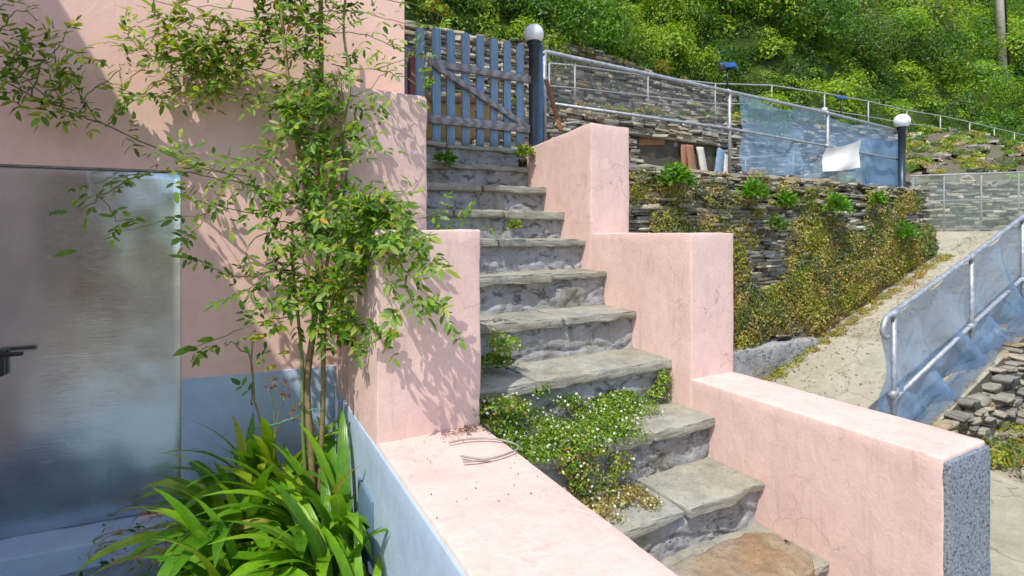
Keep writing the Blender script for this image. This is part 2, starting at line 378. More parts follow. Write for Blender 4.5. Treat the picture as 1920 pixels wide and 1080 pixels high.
# ---- leaf accumulators
def leaf_template(w=0.25, fold=0.06, droop=0.08):
    V = np.array([(0, 0, 0), (0.5, 0, -0.02), (1, 0, -droop), (0.22, w * 0.85, fold), (0.64, w * 0.9, fold * 0.8 - droop * 0.4), (0.22, -w * 0.85, fold), (0.64, -w * 0.9, fold * 0.8 - droop * 0.4)], np.float32)
    F = np.array([(0, 1, 3), (1, 4, 3), (1, 2, 4), (0, 5, 1), (1, 5, 6), (1, 6, 2)], np.int32)
    return V, F
def diamond_template(w=0.28, fold=0.06):
    return np.array([(0, 0, 0), (0.45, w, fold), (1, 0, -0.05), (0.45, -w, fold)], np.float32), np.array([(0, 1, 2), (0, 2, 3)], np.int32)
def frames(d, n):
    """rotation matrices with x along d and z near n (arrays)"""
    x = d / np.maximum(1e-6, np.linalg.norm(d, axis=1, keepdims=True))
    y = np.cross(n, x); ln = np.linalg.norm(y, axis=1, keepdims=True); bad = ln[:, 0] < 1e-3
    y[bad] = np.cross(np.array([0.3, 0.5, 0.8]), x[bad]); y /= np.maximum(1e-6, np.linalg.norm(y, axis=1, keepdims=True))
    z = np.cross(x, y); return np.stack([x, y, z], axis=2)
def scatter_mesh(name, tmpl, pos, dirs, nrm, size, col):
    TV, TF = tmpl; M = frames(np.asarray(dirs, float), np.asarray(nrm, float)); n = len(pos)
    V = np.einsum('nij,vj->nvi', M, TV) * np.asarray(size)[:, None, None] + np.asarray(pos)[:, None, :]
    F = TF[None] + (np.arange(n) * len(TV))[:, None, None]
    C = np.repeat(np.asarray(col)[:, None, :], len(TV), axis=1)
    return np_mesh(name, V.reshape(-1, 3), F.reshape(-1, 3), C.reshape(-1, 3))
def rand_unit(n):
    v = rng.normal(size=(n, 3)); return v / np.linalg.norm(v, axis=1, keepdims=True)
def pick_cols(n, pal, jit=0.18):
    pal = np.asarray(pal); c = pal[rng.integers(0, len(pal), n)]
    return np.clip(c * (1 + rng.normal(0, jit, (n, 1))), 0.003, 0.9)

# ------------------------------------------------------------------ the setting
GZ = -1.9
def ramp_z(x): return max(GZ, min(0.03, -1.77 + 0.307 * (x - 4.95)))
def big_plane(name, x0, x1, y0, y1, z, mat, n=40, amp=0.0):
    return tag(sheet(name, lambda a, b: Vector((x0 + (x1 - x0) * a, y0 + (y1 - y0) * b, z + amp * nz((x0 + (x1 - x0) * a, y0 + (y1 - y0) * b, 0), 0.8))), n, n, mat), kind='structure')
big_plane('ground', -400, 400, -400, 400, -2.02, DIRT, 40)
def path_fn(a, b):
    x = 2.2 + 12.6 * a; y = -3.5 + 11.0 * b
    z = GZ
    if y > 2.16: z = ramp_z(x)
    z += 0.018 * nz((x, y, 0), 1.1) + 0.006 * nz((x, y, 3), 6)
    return Vector((x, y, z))
tag(sheet('path', path_fn, 150, 130, PATH), kind='structure')
tag(sheet('courtyard', lambda a, b: Vector((-6 + 8.3 * a, -8 + 9.2 * b, GZ + 0.012 + 0.012 * nz((a * 8, b * 9, 0), 1.5))), 40, 40, PATH), kind='structure')
def bed_fn(a, b):
    x = -0.2 + 0.68 * a; y = 0.2 + 2.42 * b
    return Vector((x, y, -1.285 + 0.035 * nz((x, y, 0), 3) + 0.015 * nz((x, y, 0), 13)))
tag(sheet('garden_bed', bed_fn, 40, 80, SOIL), kind='structure')
PAVE = m_plain('grey_yard_cement', (0.17, 0.235, 0.27), 0.85, 0, 0.45, 7, 0.7)
tag(sheet('yard_pavement', lambda a, b: Vector((-4.5 + 4.6 * a, 0.2 + 2.5 * b, -1.292 + 0.012 * nz((a * 4.6, b * 2.5, 0), 4) + 0.006 * nz((a * 4.6, b * 2.5, 3), 17))), 120, 60, PAVE), kind='structure')
bank_edge = rbox('bed_kerb', (-4.5, 0.06, -2.0), (0.45, 0.2, -1.27), CONC, None, 0.02, 0.1, 0.006)
tag(bank_edge, kind='structure')

# terraces behind the stairs
def terrace_fn(a, b):
    x = 0.7 + 8.98 * a; y0 = 3.62 if x < 2.2 else 4.12
    return Vector((x, y0 + (7.62 - y0) * b, 0.665 + 0.02 * nz((x, b * 4, 0), 1.5)))
tag(sheet('terrace', terrace_fn, 80, 30, DIRT), kind='structure')
def z2(x): return 2.17 + 0.066 * (min(x, 15) - 5.4)
tag(sheet('upper_terrace', lambda a, b: Vector((-2 + 30 * a, 7.55 + 2.2 * b, z2(-2 + 30 * a) - 0.02 + 0.03 * nz((a * 30, b * 2, 0), 1.2))), 80, 12, DIRT), kind='structure')
def sstep(x, a, b): t = min(1, max(0, (x - a) / (b - a))); return t * t * (3 - 2 * t)
def hill_z(x, y):
    y0 = 9.35 - 1.75 * sstep(x, 11.6, 13.5); dy = max(0, y - y0); z0 = 3.85 - 1.1 * sstep(x, 11.5, 14)
    return z0 + 1.45 * dy + 0.03 * dy * dy + 0.4 * nz((x, y, 0), 0.35) * sstep(dy, 0, 2)
def hill_fn(a, b):
    x = -30 + 110 * a; y0 = 9.35 - 1.75 * sstep(x, 11.6, 13.5); y = y0 + 75 * b ** 1.6
    return Vector((x, y, hill_z(x, y) - (2.6 if b == 0 else 0)))
tag(sheet('hillside', hill_fn, 130, 60, HILLM), kind='structure')
# stony bank rising behind the ramp's end
BK1 = on_d(1700, 432, 11.0); BK2 = on_d(2010, 432, 10.5)
def bank_fn(a, b):
    p = BK1.lerp(BK2, -0.75 + 2.4 * a); d = Vector((0.45, 0.89, 0))
    q = p + d * (0.35 + 4.6 * b)
    return Vector((q.x, q.y, 1.05 + 1.9 * b ** 0.8 + 0.16 * nz((q.x, q.y, 0), 1.3) + 0.05 * nz((q.x, q.y, 0), 5)))
tag(sheet('stony_bank', bank_fn, 60, 40, m_earth('bank_earth', (0.07, 0.06, 0.035), (0.13, 0.11, 0.07), (0.2, 0.18, 0.13))), kind='structure')

# ------------------------------------------------------------------ house
HB = -1.3
house = thing('house', 'pink rendered house with pale blue dado and sheet metal door', 'house', (0.77, 2.535, HB))
HROT = math.atan2(-0.106, 0.994); house.rotation_euler = (0, 0, HROT)
HM = Matrix.Translation(house.location) @ Matrix.Rotation(HROT, 4, 'Z')
def attach_world(o, root, M):
    o.parent = root; o.matrix_local = M.inverted() @ Matrix.Identity(4); return o
DX0, DX1, DZ0, DZ1, REV = -1.605, -0.957, -1.20 - HB, 0.268 - HB, 0.05
def wall_mesh():
    bm = bmesh.new()
    xs = [-4.2, DX0, DX1, 0.0]; zs = [0.0, DZ0, DZ1, 6.2]
    g = lambda x, y, z: bm.verts.new((x, y, z))
    for i in range(3):
        for j in range(3):
            if i == 1 and j == 1: continue
            bm.faces.new([g(xs[i], 0, zs[j]), g(xs[i + 1], 0, zs[j]), g(xs[i + 1], 0, zs[j + 1]), g(xs[i], 0, zs[j + 1])])
    for (a, b, c, d) in (((DX0, DZ0), (DX0, DZ1), 0, 0), ((DX1, DZ0), (DX1, DZ1), 0, 0), ((DX0, DZ1), (DX1, DZ1), 0, 0), ((DX0, DZ0), (DX1, DZ0), 0, 0)):
        bm.faces.new([g(a[0], 0, a[1]), g(b[0], 0, b[1]), g(b[0], REV, b[1]), g(a[0], REV, a[1])])
    bm.faces.new([g(0, 0, 0), g(0, 6, 0), g(0, 6, 6.2), g(0, 0, 6.2)])
    bm.faces.new([g(-4.2, 6, 0), g(0, 6, 0), g(0, 6, 6.2), g(-4.2, 6, 6.2)])
    bm.faces.new([g(-4.2, 0, 6.2), g(0, 0, 6.2), g(0, 6, 6.2), g(-4.2, 6, 6.2)])
    bmesh.ops.remove_doubles(bm, verts=bm.verts, dist=1e-4); bmesh.ops.recalc_face_normals(bm, faces=bm.faces)
    m = bpy.data.meshes.new('wall'); bm.to_mesh(m); bm.free(); return m
obj('wall', wall_mesh(), PINKH, house)
class _O: location = Vector((0, 0, 0))
def hbox(name, lo, hi, mat, parent=None, **kw):
    o = rbox(name, lo, hi, mat, None, **kw); o.parent = parent or house; return o
hbox('dado', (DX1 + 0.002, -0.006, 0.0), (-0.0, 0.02, -0.63 - HB), BLUE, r=0.003, step=0.1, amp=0.001)
hbox('dado', (-4.1, -0.006, 0.0), (DX0 - 0.002, 0.02, -0.63 - HB), BLUE, r=0.003, step=0.1, amp=0.001)
door = hbox('door', (DX0 + 0.004, REV - 0.022, DZ0 + 0.006), (DX1 - 0.004, REV + 0.02, DZ1 - 0.006), GALV, r=0.004, step=0.03, amp=0.0035, nsc=2.2)
# dents pushed into the sheet
for v in door.data.vertices:
    for (dx, dz, rad, dep) in ((-1.09, 0.68, 0.022, 0.004), (-1.24, 0.90, 0.05, 0.0015), (-1.50, 0.3, 0.06, 0.002)):
        d2 = ((v.co.x - dx) ** 2 + ((v.co.z - dz) * 0.6) ** 2) / rad ** 2
        if v.co.y < REV: v.co.y += dep * math.exp(-d2)
hbox('door_frame', (DX0, REV - 0.03, DZ1 - 0.006), (DX1, REV + 0.02, DZ1 + 0.002), TUBE, r=0.002, step=0.2, amp=0)
hbox('threshold', (DX0 - 0.25, -0.13, DZ0 - 0.14), (DX1 + 0.05, REV + 0.02, DZ0 + 0.001), BLUE, r=0.012, step=0.04, amp=0.008, nsc=7)
lk = hbox('lock_case', (-1.60, REV - 0.05, 0.80 - 0.055), (-1.548, REV - 0.02, 0.80 + 0.045), BLACK, r=0.004, step=0.05, amp=0, parent=door)
hbox('lever', (-1.575, REV - 0.085, 0.826), (-1.475, REV - 0.069, 0.843), BLACK, r=0.006, step=0.05, amp=0, parent=lk)
hbox('spindle', (-1.585, REV - 0.085, 0.824), (-1.567, REV - 0.048, 0.845), BLACK, r=0.006, step=0.05, amp=0, parent=lk)
hbox('key_cylinder', (-1.58, REV - 0.056, 0.765), (-1.572, REV - 0.049, 0.785), BRASS, r=0.002, step=0.05, amp=0, parent=lk)
unseen_wing = rbox('unseen_wing', (-5.4, 1.22, -1.95), (-1.36, 2.72, 2.40), PINKH, None, 0.02, 0.4, 0.003)  # unseen wing, added and sized to cast the diagonal wall shadow
attach_world(unseen_wing, house, HM)

# ------------------------------------------------------------------ staircase
ST = thing('staircase', 'stone staircase between stepped pink stucco parapets climbing to the gate', 'staircase', (1.4, 1.1, GZ))
XL, XLO, XR, XRO = 0.837, 0.443, 2.0, 2.312
p1 = rbox('parapet', (XLO + 0.003, 0.30, -1.85), (XL - 0.003, 1.83, -0.722), PINK, ST, 0.007, 0.04, 0.004)
rbox('pier', (XLO, 1.778, -1.85), (XL, 2.43, 0.012), PINK, ST, 0.008, 0.04, 0.006, seed=3)
rbox('pier', (XLO, 2.385, -1.85), (XL + 0.002, 2.553, 0.662), PINK, ST, 0.014, 0.04, 0.007, seed=8)
rbox('dado', (XLO - 0.006, 0.31, -1.85), (XLO + 0.02, 2.545, -0.733), BLUE, ST, 0.004, 0.06, 0.0015)
DKB = m_plain('dark_blue_recess_shade', (0.10, 0.17, 0.25), 0.7, 0, 0.15, 6, 0.1)
shade_panel = rbox('shade_panel', (XLO - 0.016, 1.79, -1.26), (XLO, 2.005, -0.925), DKB, ST, 0.003, 0.1, 0.0)  # added panel; its darker blue stands in for a shaded recess
rbox('parapet', (XR + 0.003, 0.79, -2.2), (XRO - 0.003, 1.86, -0.722), PINK, ST, 0.007, 0.04, 0.004, seed=5)
rbox('pier', (XR, 1.815, -2.2), (XRO, 2.68, 0.0), PINK, ST, 0.007, 0.04, 0.004, seed=11)
rbox('pier', (XR - 0.001, 2.62, -2.2), (XRO + 0.001, 3.42, 0.695), PINK, ST, 0.008, 0.04, 0.005, seed=15, top=lambda p: -0.07 * max(0, (p.y - 2.7)))
rbox('pebbledash_end', (XR + 0.006, 0.776, -2.2), (XRO - 0.002, 0.80, -0.735), PEB, ST, 0.004, 0.04, 0.003, nsc=20)
STEPS = [(0.92, -1.43), (1.136, -1.245), (1.42, -1.066), (1.672, -0.862), (1.935, -0.646), (2.205, -0.436), (2.452, -0.228), (2.684, -0.036), (2.925, 0.143), (3.15, 0.326), (3.385, 0.494), (3.61, 0.677)]
cuts = [[], [1.72], [1.55], [1.3, 1.62], [1.18], [1.52], [1.6], [1.38], [1.2, 1.55], [1.5], [1.35], [1.42]]
rs = random.Random(3)
for k, (y, z) in enumerate(STEPS):
    yn = STEPS[k + 1][0] if k + 1 < len(STEPS) else y + 0.34
    xs = [XL - 0.03] + cuts[k] + [2.06 if k > 8 else XR + 0.01]
    for a, b in zip(xs, xs[1:]):
        t = rs.uniform(0.036, 0.056); dz = rs.uniform(-0.004, 0.004) if k else 0; dy = rs.uniform(-0.012, 0.01)
        o = rbox('tread_slab', (a + 0.004, y + dy, z - t + dz), (b - 0.004, yn + 0.05, z + dz), SLAB, ST, 0.012, 0.028, 0.006, nsc=11, seed=k * 3.7 + a)
        for v in o.data.vertices:            # broken front edge
            wy = v.co.y + ST.location.y
            if wy < y + 0.05:
                fx = v.co.x + k * 5.1; lz = v.co.z
                v.co.y += 0.014 * nz((fx, 0, k), 6) + 0.008 * nz((fx, lz * 30, k), 17)
                if lz + ST.location.z < z - t * 0.6: v.co.z += 0.012 * nz((fx, 3, k), 5)
    if k:
        zb = STEPS[k - 1][1]
        def rf(a, b, k=k, y=y, z=z, zb=zb):
            x = XL - 0.03 + (XR + 0.08 - XL) * a; zz = zb - 0.012 + (z - zb - 0.02) * b
            rough = 0.016 * nz((x, k * 3, zz), 5) + 0.010 * nz((x, k * 2, zz * 1.5), 13) + 0.006 * nz((x, k, zz), 33)
            ridge = abs(nz((x, k * 7, zz * 2.2), 3)) ; rough += 0.012 * math.exp(-(ridge / 0.05) ** 2)
            return Vector((x, y + 0.036 + rough, zz))
        sheet('riser', rf, 90, 18, RISER, ST)
o = rbox('tread_slab', (1.17, 1.112, -1.272), (1.955, 1.40, -1.220), SLABO, ST, 0.02, 0.03, 0.006, nsc=8, seed=4); tag(o, label='rusty orange stone slab on the lowest visible step')
for v in o.data.vertices:
    X = v.co.x + 1.4; Y = v.co.y + 1.1
    for (cx, sx) in ((1.17, 1), (1.955, -1)):
        d = (X - cx) * sx
        if d < 0.10 and Y > 1.25: v.co.y -= (0.10 - d) * (Y - 1.25) / 0.165 * 0.7
        if d < 0.10 and Y < 1.25: v.co.y += (0.10 - d) * 0.7
    v.co.y += 0.03 * nz((X, 0, 0), 5) + 0.012 * nz((X, 0, 4), 16)

# ------------------------------------------------------------------ dry stone walls
def stone_templates(n, seed):
    r_ = np.random.default_rng(seed); out = []
    for _ in range(n):
        f = 0.5; V = []
        for y, s in ((0.5, 0.96), (-0.44, 1.0), (-0.5, 0.9)):
            for (x, z) in ((-1, -1), (1, -1), (1, 1), (-1, 1)):
                V.append((0.5 * s * x + r_.normal(0, 0.06), y + r_.normal(0, 0.06), 0.5 * s * z + r_.normal(0, 0.12)))
        F = []
        for a in (0, 4):
            for j in range(4):
                k = (j + 1) % 4; F.append((a + j, a + k, a + 4 + k, a + 4 + j))
        F.append((8, 9, 10, 11)); out.append((np.array(V), np.array(F)))
    return out
TM = stone_templates(10, 5)
TMESH = []
for V, F in TM:
    m = np_mesh('stone', V, F); m.materials.append(STONE_O); TMESH.append(m)
STC = np.array([c for _, c in STONE_STOPS])
def stone_wall(root, org, ang, L, zb, zt, hrow, lrow, n_parts, score, mat_core=CORE, depth=0.16, skip=None, rough=0.03, seed=0, core=True, batter=0.0):
    """dry courses along local x, facing local -y; the best-placed stones are parts, the rest one joined mass"""
    r_ = np.random.default_rng(seed); ca, sa = math.cos(ang), math.sin(ang)
    W = lambda x, y, z: (org[0] + ca * x - sa * y, org[1] + sa * x + ca * y, z)
    stones = []; zmin = min(zb(L * i / 20) for i in range(21)); zmax = max(zt(L * i / 20) for i in range(21)); z = zmin
    while z < zmax:
        h = r_.uniform(*hrow); x = -r_.uniform(0, lrow[1])
        while x < L:
            l = r_.uniform(*lrow) * (0.7 + 0.6 * h / hrow[1]); xc = x + l / 2
            hh = h * r_.uniform(0.8, 1.05); zc = z + h / 2 + 0.012 * math.sin(xc * 1.7 + z)
            if zb(xc) - 0.05 < zc < zt(xc) - h * 0.3 and 0 <= xc <= L and not (skip and skip(xc, zc)):
                yy = r_.normal(0, rough) - batter * (zt(xc) - zc)
                stones.append((xc, yy, zc, l * 1.0, depth * r_.uniform(0.8, 1.2), hh * 1.0, r_.normal(0, 0.05), r_.normal(0, 0.03), int(r_.integers(0, len(TM)))))
            x += l
        z += h
    sc = sorted(range(len(stones)), key=lambda i: -score(stones[i]) - 0.4 * r_.random())
    parts = set(sc[:n_parts]); VV, FF, CC = [], [], []; nv = 0
    loc = np.array(root.location)
    for i, (x, y, z_, l, d, h, ay, rz, t) in enumerate(stones):
        p = W(x, y + d * 0.5 - 0.06, z_)
        M = Matrix.Translation(Vector(p) - root.location) @ Matrix.Rotation(ang + rz, 4, 'Z') @ Matrix.Rotation(ay, 4, 'Y') @ Matrix.Diagonal((l, d, h, 1))
        if i in parts:
            o = bpy.data.objects.new('stone', TMESH[t]); link(o, root); o.matrix_local = M
        else:
            A = np.array(M); V, F = TM[t]; VV.append(V @ A[:3, :3].T + A[:3, 3]); FF.append(F + nv); nv += len(V)
            CC.append(np.tile((STC[r_.integers(0, len(STC))] * 0.7 + STC.mean(0) * 0.3) * r_.uniform(0.85, 1.15), (len(V), 1)))
    if VV:
        tag(obj('stonework', np_mesh('stonework', np.concatenate(VV), np.concatenate(FF), np.concatenate(CC)), STONE_A, root), kind='stuff')
    if core:
        def cf(a, b):
            x = L * a; za, zc = zb(x) - 0.1, zt(x) - 0.03; z_ = za + (zc - za) * b
            return Vector(W(x, 0.03 - batter * (zt(x) - z_), z_))
        sheet('earth_core', cf, 40, 8, mat_core, root)
    return stones

WY = 4.05
rw = thing('retaining_wall', 'overgrown dry stone retaining wall below the netted terrace railing', 'wall', (2.35, WY, GZ))
stone_wall(rw, (2.35, WY), 0.0, 7.3, lambda x: ramp_z(x + 2.35) - 0.05, lambda x: 0.69, (0.022, 0.06), (0.09, 0.28), 295,
           lambda s: (1.0 if s[0] > 1.4 else 0) + 1.6 * (s[2] > 0.28) + 0.9 * (s[0] > 6.2) + 2 * s[3] * s[5] * 10, seed=1, batter=0.06)
for i in range(22):    # flat coping slabs along the top
    x = 2.4 + i * 0.33
    o = rbox('coping_stone', (x + rs.uniform(-.02, .02), WY - 0.05 + rs.uniform(-0.03, 0.03), 0.64 + rs.uniform(-.02, .01)), (x + 0.30, WY + 0.3, 0.69 + rs.uniform(-0.02, 0.025)), STONE_O, rw, 0.012, 0.08, 0.012, nsc=5, seed=i)
# grey render at the foot of the wall
o = rbox('cement_footing', (3.0, WY - 0.30, GZ - 0.1), (6.35, WY + 0.05, -1.28), RISER, rw, 0.03, 0.05, 0.04, nsc=3, seed=2)
o = rbox('end_stones', (9.60, WY + 0.02, -0.6), (9.7, WY + 3.4, 0.66), STONE_O, rw, 0.03, 0.12, 0.05, nsc=4)

w2 = thing('terrace_wall', 'grey dry stone wall at the back of the lower terrace', 'wall', (0.5, 7.5, 0.6))
REC = (on_y(1190, 255, 7.5), on_y(1362, 330, 7.5))
stone_wall(w2, (0.5, 7.5), 0.0, 21.0, lambda x: 0.6, lambda x: z2(x + 0.5) + 0.02, (0.032, 0.085), (0.10, 0.34), 295,
           lambda s: 2.0 * (6.4 < s[0] < 13.5) + (s[2] > 1.2) + 20 * s[3] * s[5] * (4 < s[0] < 14), seed=2,
           skip=lambda x, z: REC[0].x < x + 0.5 < REC[1].x and REC[1].z < z < REC[0].z + 0.02)
w3 = thing('upper_wall', 'tall grey dry stone wall below the wooded slope', 'wall', (-1.0, 9.3, 2.0))
stone_wall(w3, (-1.0, 9.3), 0.0, 13.6, lambda x: 2.05, lambda x: 4.0 - 0.07 * max(0, x - 9) + 0.1 * math.sin(x), (0.035, 0.095), (0.12, 0.36), 295,
           lambda s: 1.5 * (3.5 < s[0] < 12.5) + 14 * s[3] * s[5], seed=3)
bd = (BK2 - BK1); bang = math.atan2(bd.y, bd.x); bn = Vector((0.45, 0.89, 0)) * 0.45
bk0 = BK1 + bn - bd.normalized() * 1.6
w4 = thing('path_end_wall', 'low grey stone wall behind the netted railing where the path turns', 'wall', (bk0.x, bk0.y, 0))
stone_wall(w4, (bk0.x, bk0.y), bang, 6.0, lambda x: 0.0, lambda x: 1.15, (0.04, 0.10), (0.10, 0.32), 200, lambda s: 20 * s[3] * s[5], seed=4)
w5 = thing('ramp_wall', 'rough stone wall holding up the ramp below the galvanised railing', 'wall', (4.7, 2.14, GZ))
stone_wall(w5, (4.75, 2.14), 0.0, 4.6, lambda x: GZ, lambda x: ramp_z(x + 4.75) + 0.02, (0.03, 0.085), (0.05, 0.18), 295, lambda s: 20 * s[3] * s[5] - 0.2 * s[0], seed=6, rough=0.05, batter=0.35)

# ------------------------------------------------------------------ gate and lamps
GY = 3.62
g0 = on_y(806, 268, GY); g1 = on_y(992, 272, GY)
gate = thing('picket_gate', 'weathered blue grey wooden picket gate at the stair head', 'gate', ((g0.x + g1.x) / 2, GY, 0.69))
def gp(u, v, dy=0.0): return on_y(u, v, GY + dy)
def plank(name, a, b, width, th, mat, parent, round_top=False, seed=0, along='z'):
    """board from a to b (centre line); local object frame so the grain follows the board"""
    a, b = Vector(a), Vector(b); L = (b - a).length; d = (b - a).normalized()
    n = 10; V, F = [], []
    prof = []
    for i in range(n + 1):
        t = i / n; x = L * t; hw = width / 2 * (1 + 0.05 * nz((x * 6, seed, 0), 1))
        prof.append((x, hw))
    if round_top:
        prof = [(x * (L - width * 0.45) / L, hw) for x, hw in prof]
        for k in range(1, 7):
            an = k / 6 * math.pi / 2; prof.append((L - width * 0.45 + width * 0.45 * math.sin(an), max(0.004, width / 2 * math.cos(an))))
    ch = min(0.004, th * 0.2)
    for (x, hw) in prof:
        for (yy, ww) in ((-th / 2, hw - ch), (-th / 2 + ch, hw), (th / 2 - ch, hw), (th / 2, hw - ch)):
            ww = max(ww, 0.002); V.append((ww, yy, x)); 
        for (yy, ww) in ((th / 2, hw - ch), (th / 2 - ch, hw), (-th / 2 + ch, hw), (-th / 2, hw - ch)):
            ww = max(ww, 0.002); V.append((-ww, yy, x))
    m_ = len(prof)
    for i in range(m_ - 1):
        for j in range(8):
            k = (j + 1) % 8; F.append((i * 8 + j, i * 8 + k, (i + 1) * 8 + k, (i + 1) * 8 + j))
    for i, fl in ((0, 0), (m_ - 1, 1)):
        b_ = i * 8
        for q in ((0, 1, 6, 7), (1, 2, 5, 6), (2, 3, 4, 5)):
            F.append(tuple(b_ + k for k in (q if fl else q[::-1])))
    if along == 'x':
        V = [(z, y, -x) for (x, y, z) in V]
    o = obj(name, np_mesh(name, V, F), mat, parent)
    o.location = a - parent.location if parent is not None else a
    ref = Vector((0, 0, 1)) if along == 'z' else Vector((1, 0, 0))
    q = ref.rotation_difference(d); o.rotation_mode = 'QUATERNION'; o.rotation_quaternion = q
    return o
pk = [(787, 52, 262), (818, 50, 270), (845, 57, 272), (873, 62, 272), (900, 67, 273), (926, 71, 274), (951, 76, 276), (975, 83, 276)]
for i, (u, vt, vb) in enumerate(pk):
    plank('picket', gp(u, vb), gp(u, vt), 0.068, 0.02, WOODG, gate, True, i)
plank('rail', gp(803, 116, -0.026), gp(994, 150, -0.026), 0.058, 0.03, WOODH, gate, along='x')
plank('rail', gp(800, 222, -0.026), gp(992, 242, -0.026), 0.066, 0.03, WOODH, gate, along='x')
plank('brace', gp(814, 122, -0.03), gp(986, 236, -0.03), 0.045, 0.028, WOODH, gate, along='x')
pst = thing('gate_post', 'maroon painted post at the house corner holding the gate', 'post', on_y(772, 275, GY + 0.02))
plank('post_shaft', on_y(772, 275, GY + 0.02), on_y(772, 100, GY + 0.02), 0.05, 0.05, MAROON, pst)
plank('backing_board', on_y(764, 275, GY + 0.05), on_y(764, 90, GY + 0.05), 0.05, 0.03, WOODG, pst)

def lamp(label, base, top_z, prad, grad):
    t = thing('globe_lamp', label, 'lamp', base, 'globe lamps on posts'); h = top_z - base.z
    lathe('pole', [(prad * 1.6, 0), (prad * 1.6, 0.02), (prad, 0.03), (prad, h - grad * 0.35), (prad * 1.25, h - grad * 0.3), (prad * 1.25, h - 0.004)], LAMPG, t, sides=20)
    lathe('collar', [(prad * 1.25, h - 0.004), (prad * 1.45, h), (prad * 1.45, h + 0.014), (prad * 1.1, h + 0.02)], BLACK, t, sides=20)
    lathe('globe', globe_prof(grad, h + grad * 0.92), GLOBE, t, sides=28)
    return t
b1 = on_y(1001, 278, 3.60); tz = on_y(1001, 82, 3.60).z
lamp('dark lamp post with frosted globe beside the picket gate', b1, tz, 0.042, 0.082)
b1b = thing('blue_post', 'flat blue metal post right behind the lamp at the gate', 'post', on_y(1010, 278, 3.66))
plank('shaft', on_y(1011, 278, 3.66), on_y(1011, 84, 3.66), 0.05, 0.04, m_plain('blue_post_paint', (0.05, 0.13, 0.22), 0.5, 0.2), b1b)
b2 = on_y(1691, 352, WY + 0.04); lamp('dark lamp post with white globe at the far end of the netted terrace railing', b2, on_y(1691, 240, WY + 0.04).z, 0.05, 0.112)

# ------------------------------------------------------------------ terrace railing with film net
FY = WY + 0.10
tr = thing('terrace_railing', 'galvanised tube railing along the top of the overgrown wall', 'railing', on_y(1368, 322, FY))
TOPR = [(1022, 97), (1368, 172), (1552, 212), (1688, 246)]; MIDR = [(1024, 193), (1368, 241), (1552, 274), (1688, 300)]
def prot(u, T):
    for (a, b), (c, d) in zip(T, T[1:]):
        if u <= c: return b + (d - b) * (u - a) / (c - a)
    return T[-1][1]
tube('top_rail', [on_y(u, v, FY) for u, v in [(1018, 103)] + TOPR], 0.021, TUBE, tr)
tube('middle_rail', [on_y(u, v, FY) for u, v in MIDR], 0.016, TUBE, tr)
for u, vb in ((1021, 276), (1368, 324), (1552, 342)):
    p = tube('post', [on_y(u, vb, FY), on_y(u, prot(u, TOPR), FY)], 0.02, TUBE, tr)
for u in (1368, 1552):
    for T in (TOPR, MIDR):
        c = on_y(u, prot(u, T), FY); tube('clamp', [c - Vector((0.045, 0, -0.004)), c + Vector((0.045, 0, -0.012))], 0.028, TUBE, tr)
tag(sheet('wire_mesh', lambda a, b: (lambda u: on_y(u, prot(u, TOPR) + 4 + (prot(u, MIDR) - prot(u, TOPR) - 4) * b, FY + 0.03))(1026 + 340 * a), 40, 6, m_net('grey_wire_mesh', (0.22, 0.25, 0.28), 0.22, 2.0, 0.05, weave=22.0)), 'fine grey wire mesh on the terrace railing near the gate', 'mesh')
rb = thing('rusty_bar', 'rusty flat iron bar leaning against the railing end by the gate lamp', 'bar', on_y(1052, 246, 3.7))
plank('bar', on_y(1052, 246, 3.7), on_y(1024, 150, 3.95), 0.045, 0.012, RUST, rb)
def net_fn(u0, u1, vt, vb, Y, amp, seed, fr=5):
    def f(a, b):
        u = u0 + (u1 - u0) * a; v = vt(u) + (vb(u) - vt(u)) * b
        p = on_y(u, v, Y); sway = amp * (nz((a * fr + 0.6 * b, b * 1.6, seed), 1.0) + 0.45 * nz((a * fr * 2.6 - b * 2, b * 2.5, seed + 5), 1.0)) * (0.25 + b)
        return p + Vector((0, -abs(sway) * 0.3 + sway, 0.3 * amp * nz((a * 9, b, seed), 1)))
    return f
tag(sheet('film_net', net_fn(1386, 1686, lambda u: prot(u, TOPR) + 6 + 5 * math.sin(u / 19), lambda u: 323 + (u - 1386) * 0.088, FY + 0.06, 0.09, 2, 9), 120, 30, NETW),
    'pale blue plastic net hung along the terrace railing', 'net')
tag(sheet('film_net', net_fn(1612, 1686, lambda u: 262 + (u - 1612) * 0.02, lambda u: 344 + (u - 1612) * 0.1, FY + 0.16, 0.12, 8, 4), 40, 20, m_net('blue_sheet', (0.12, 0.28, 0.48), 0.75, 5.0, 0.25)),
    'deep blue plastic sheet bunched beside the white tarp', 'plastic sheet')
TQ = [on_y(1550, 277, FY - 0.10), on_y(1616, 261, FY - 0.10), on_y(1612, 314, FY - 0.10), on_y(1540, 322, FY - 0.10)]
cl = sheet('tarp', lambda a, b: TQ[0].lerp(TQ[1], a).lerp(TQ[3].lerp(TQ[2], a), b) + Vector((0, 0.025 * math.sin(a * 6 + b * 3) * b + 0.02 * math.sin(b * 5), -0.03 * math.sin(a * math.pi) * (1 - b * 0.5))), 30, 20, CLOTH)
tag(cl, 'small white tarp tied to the terrace railing', 'tarp')

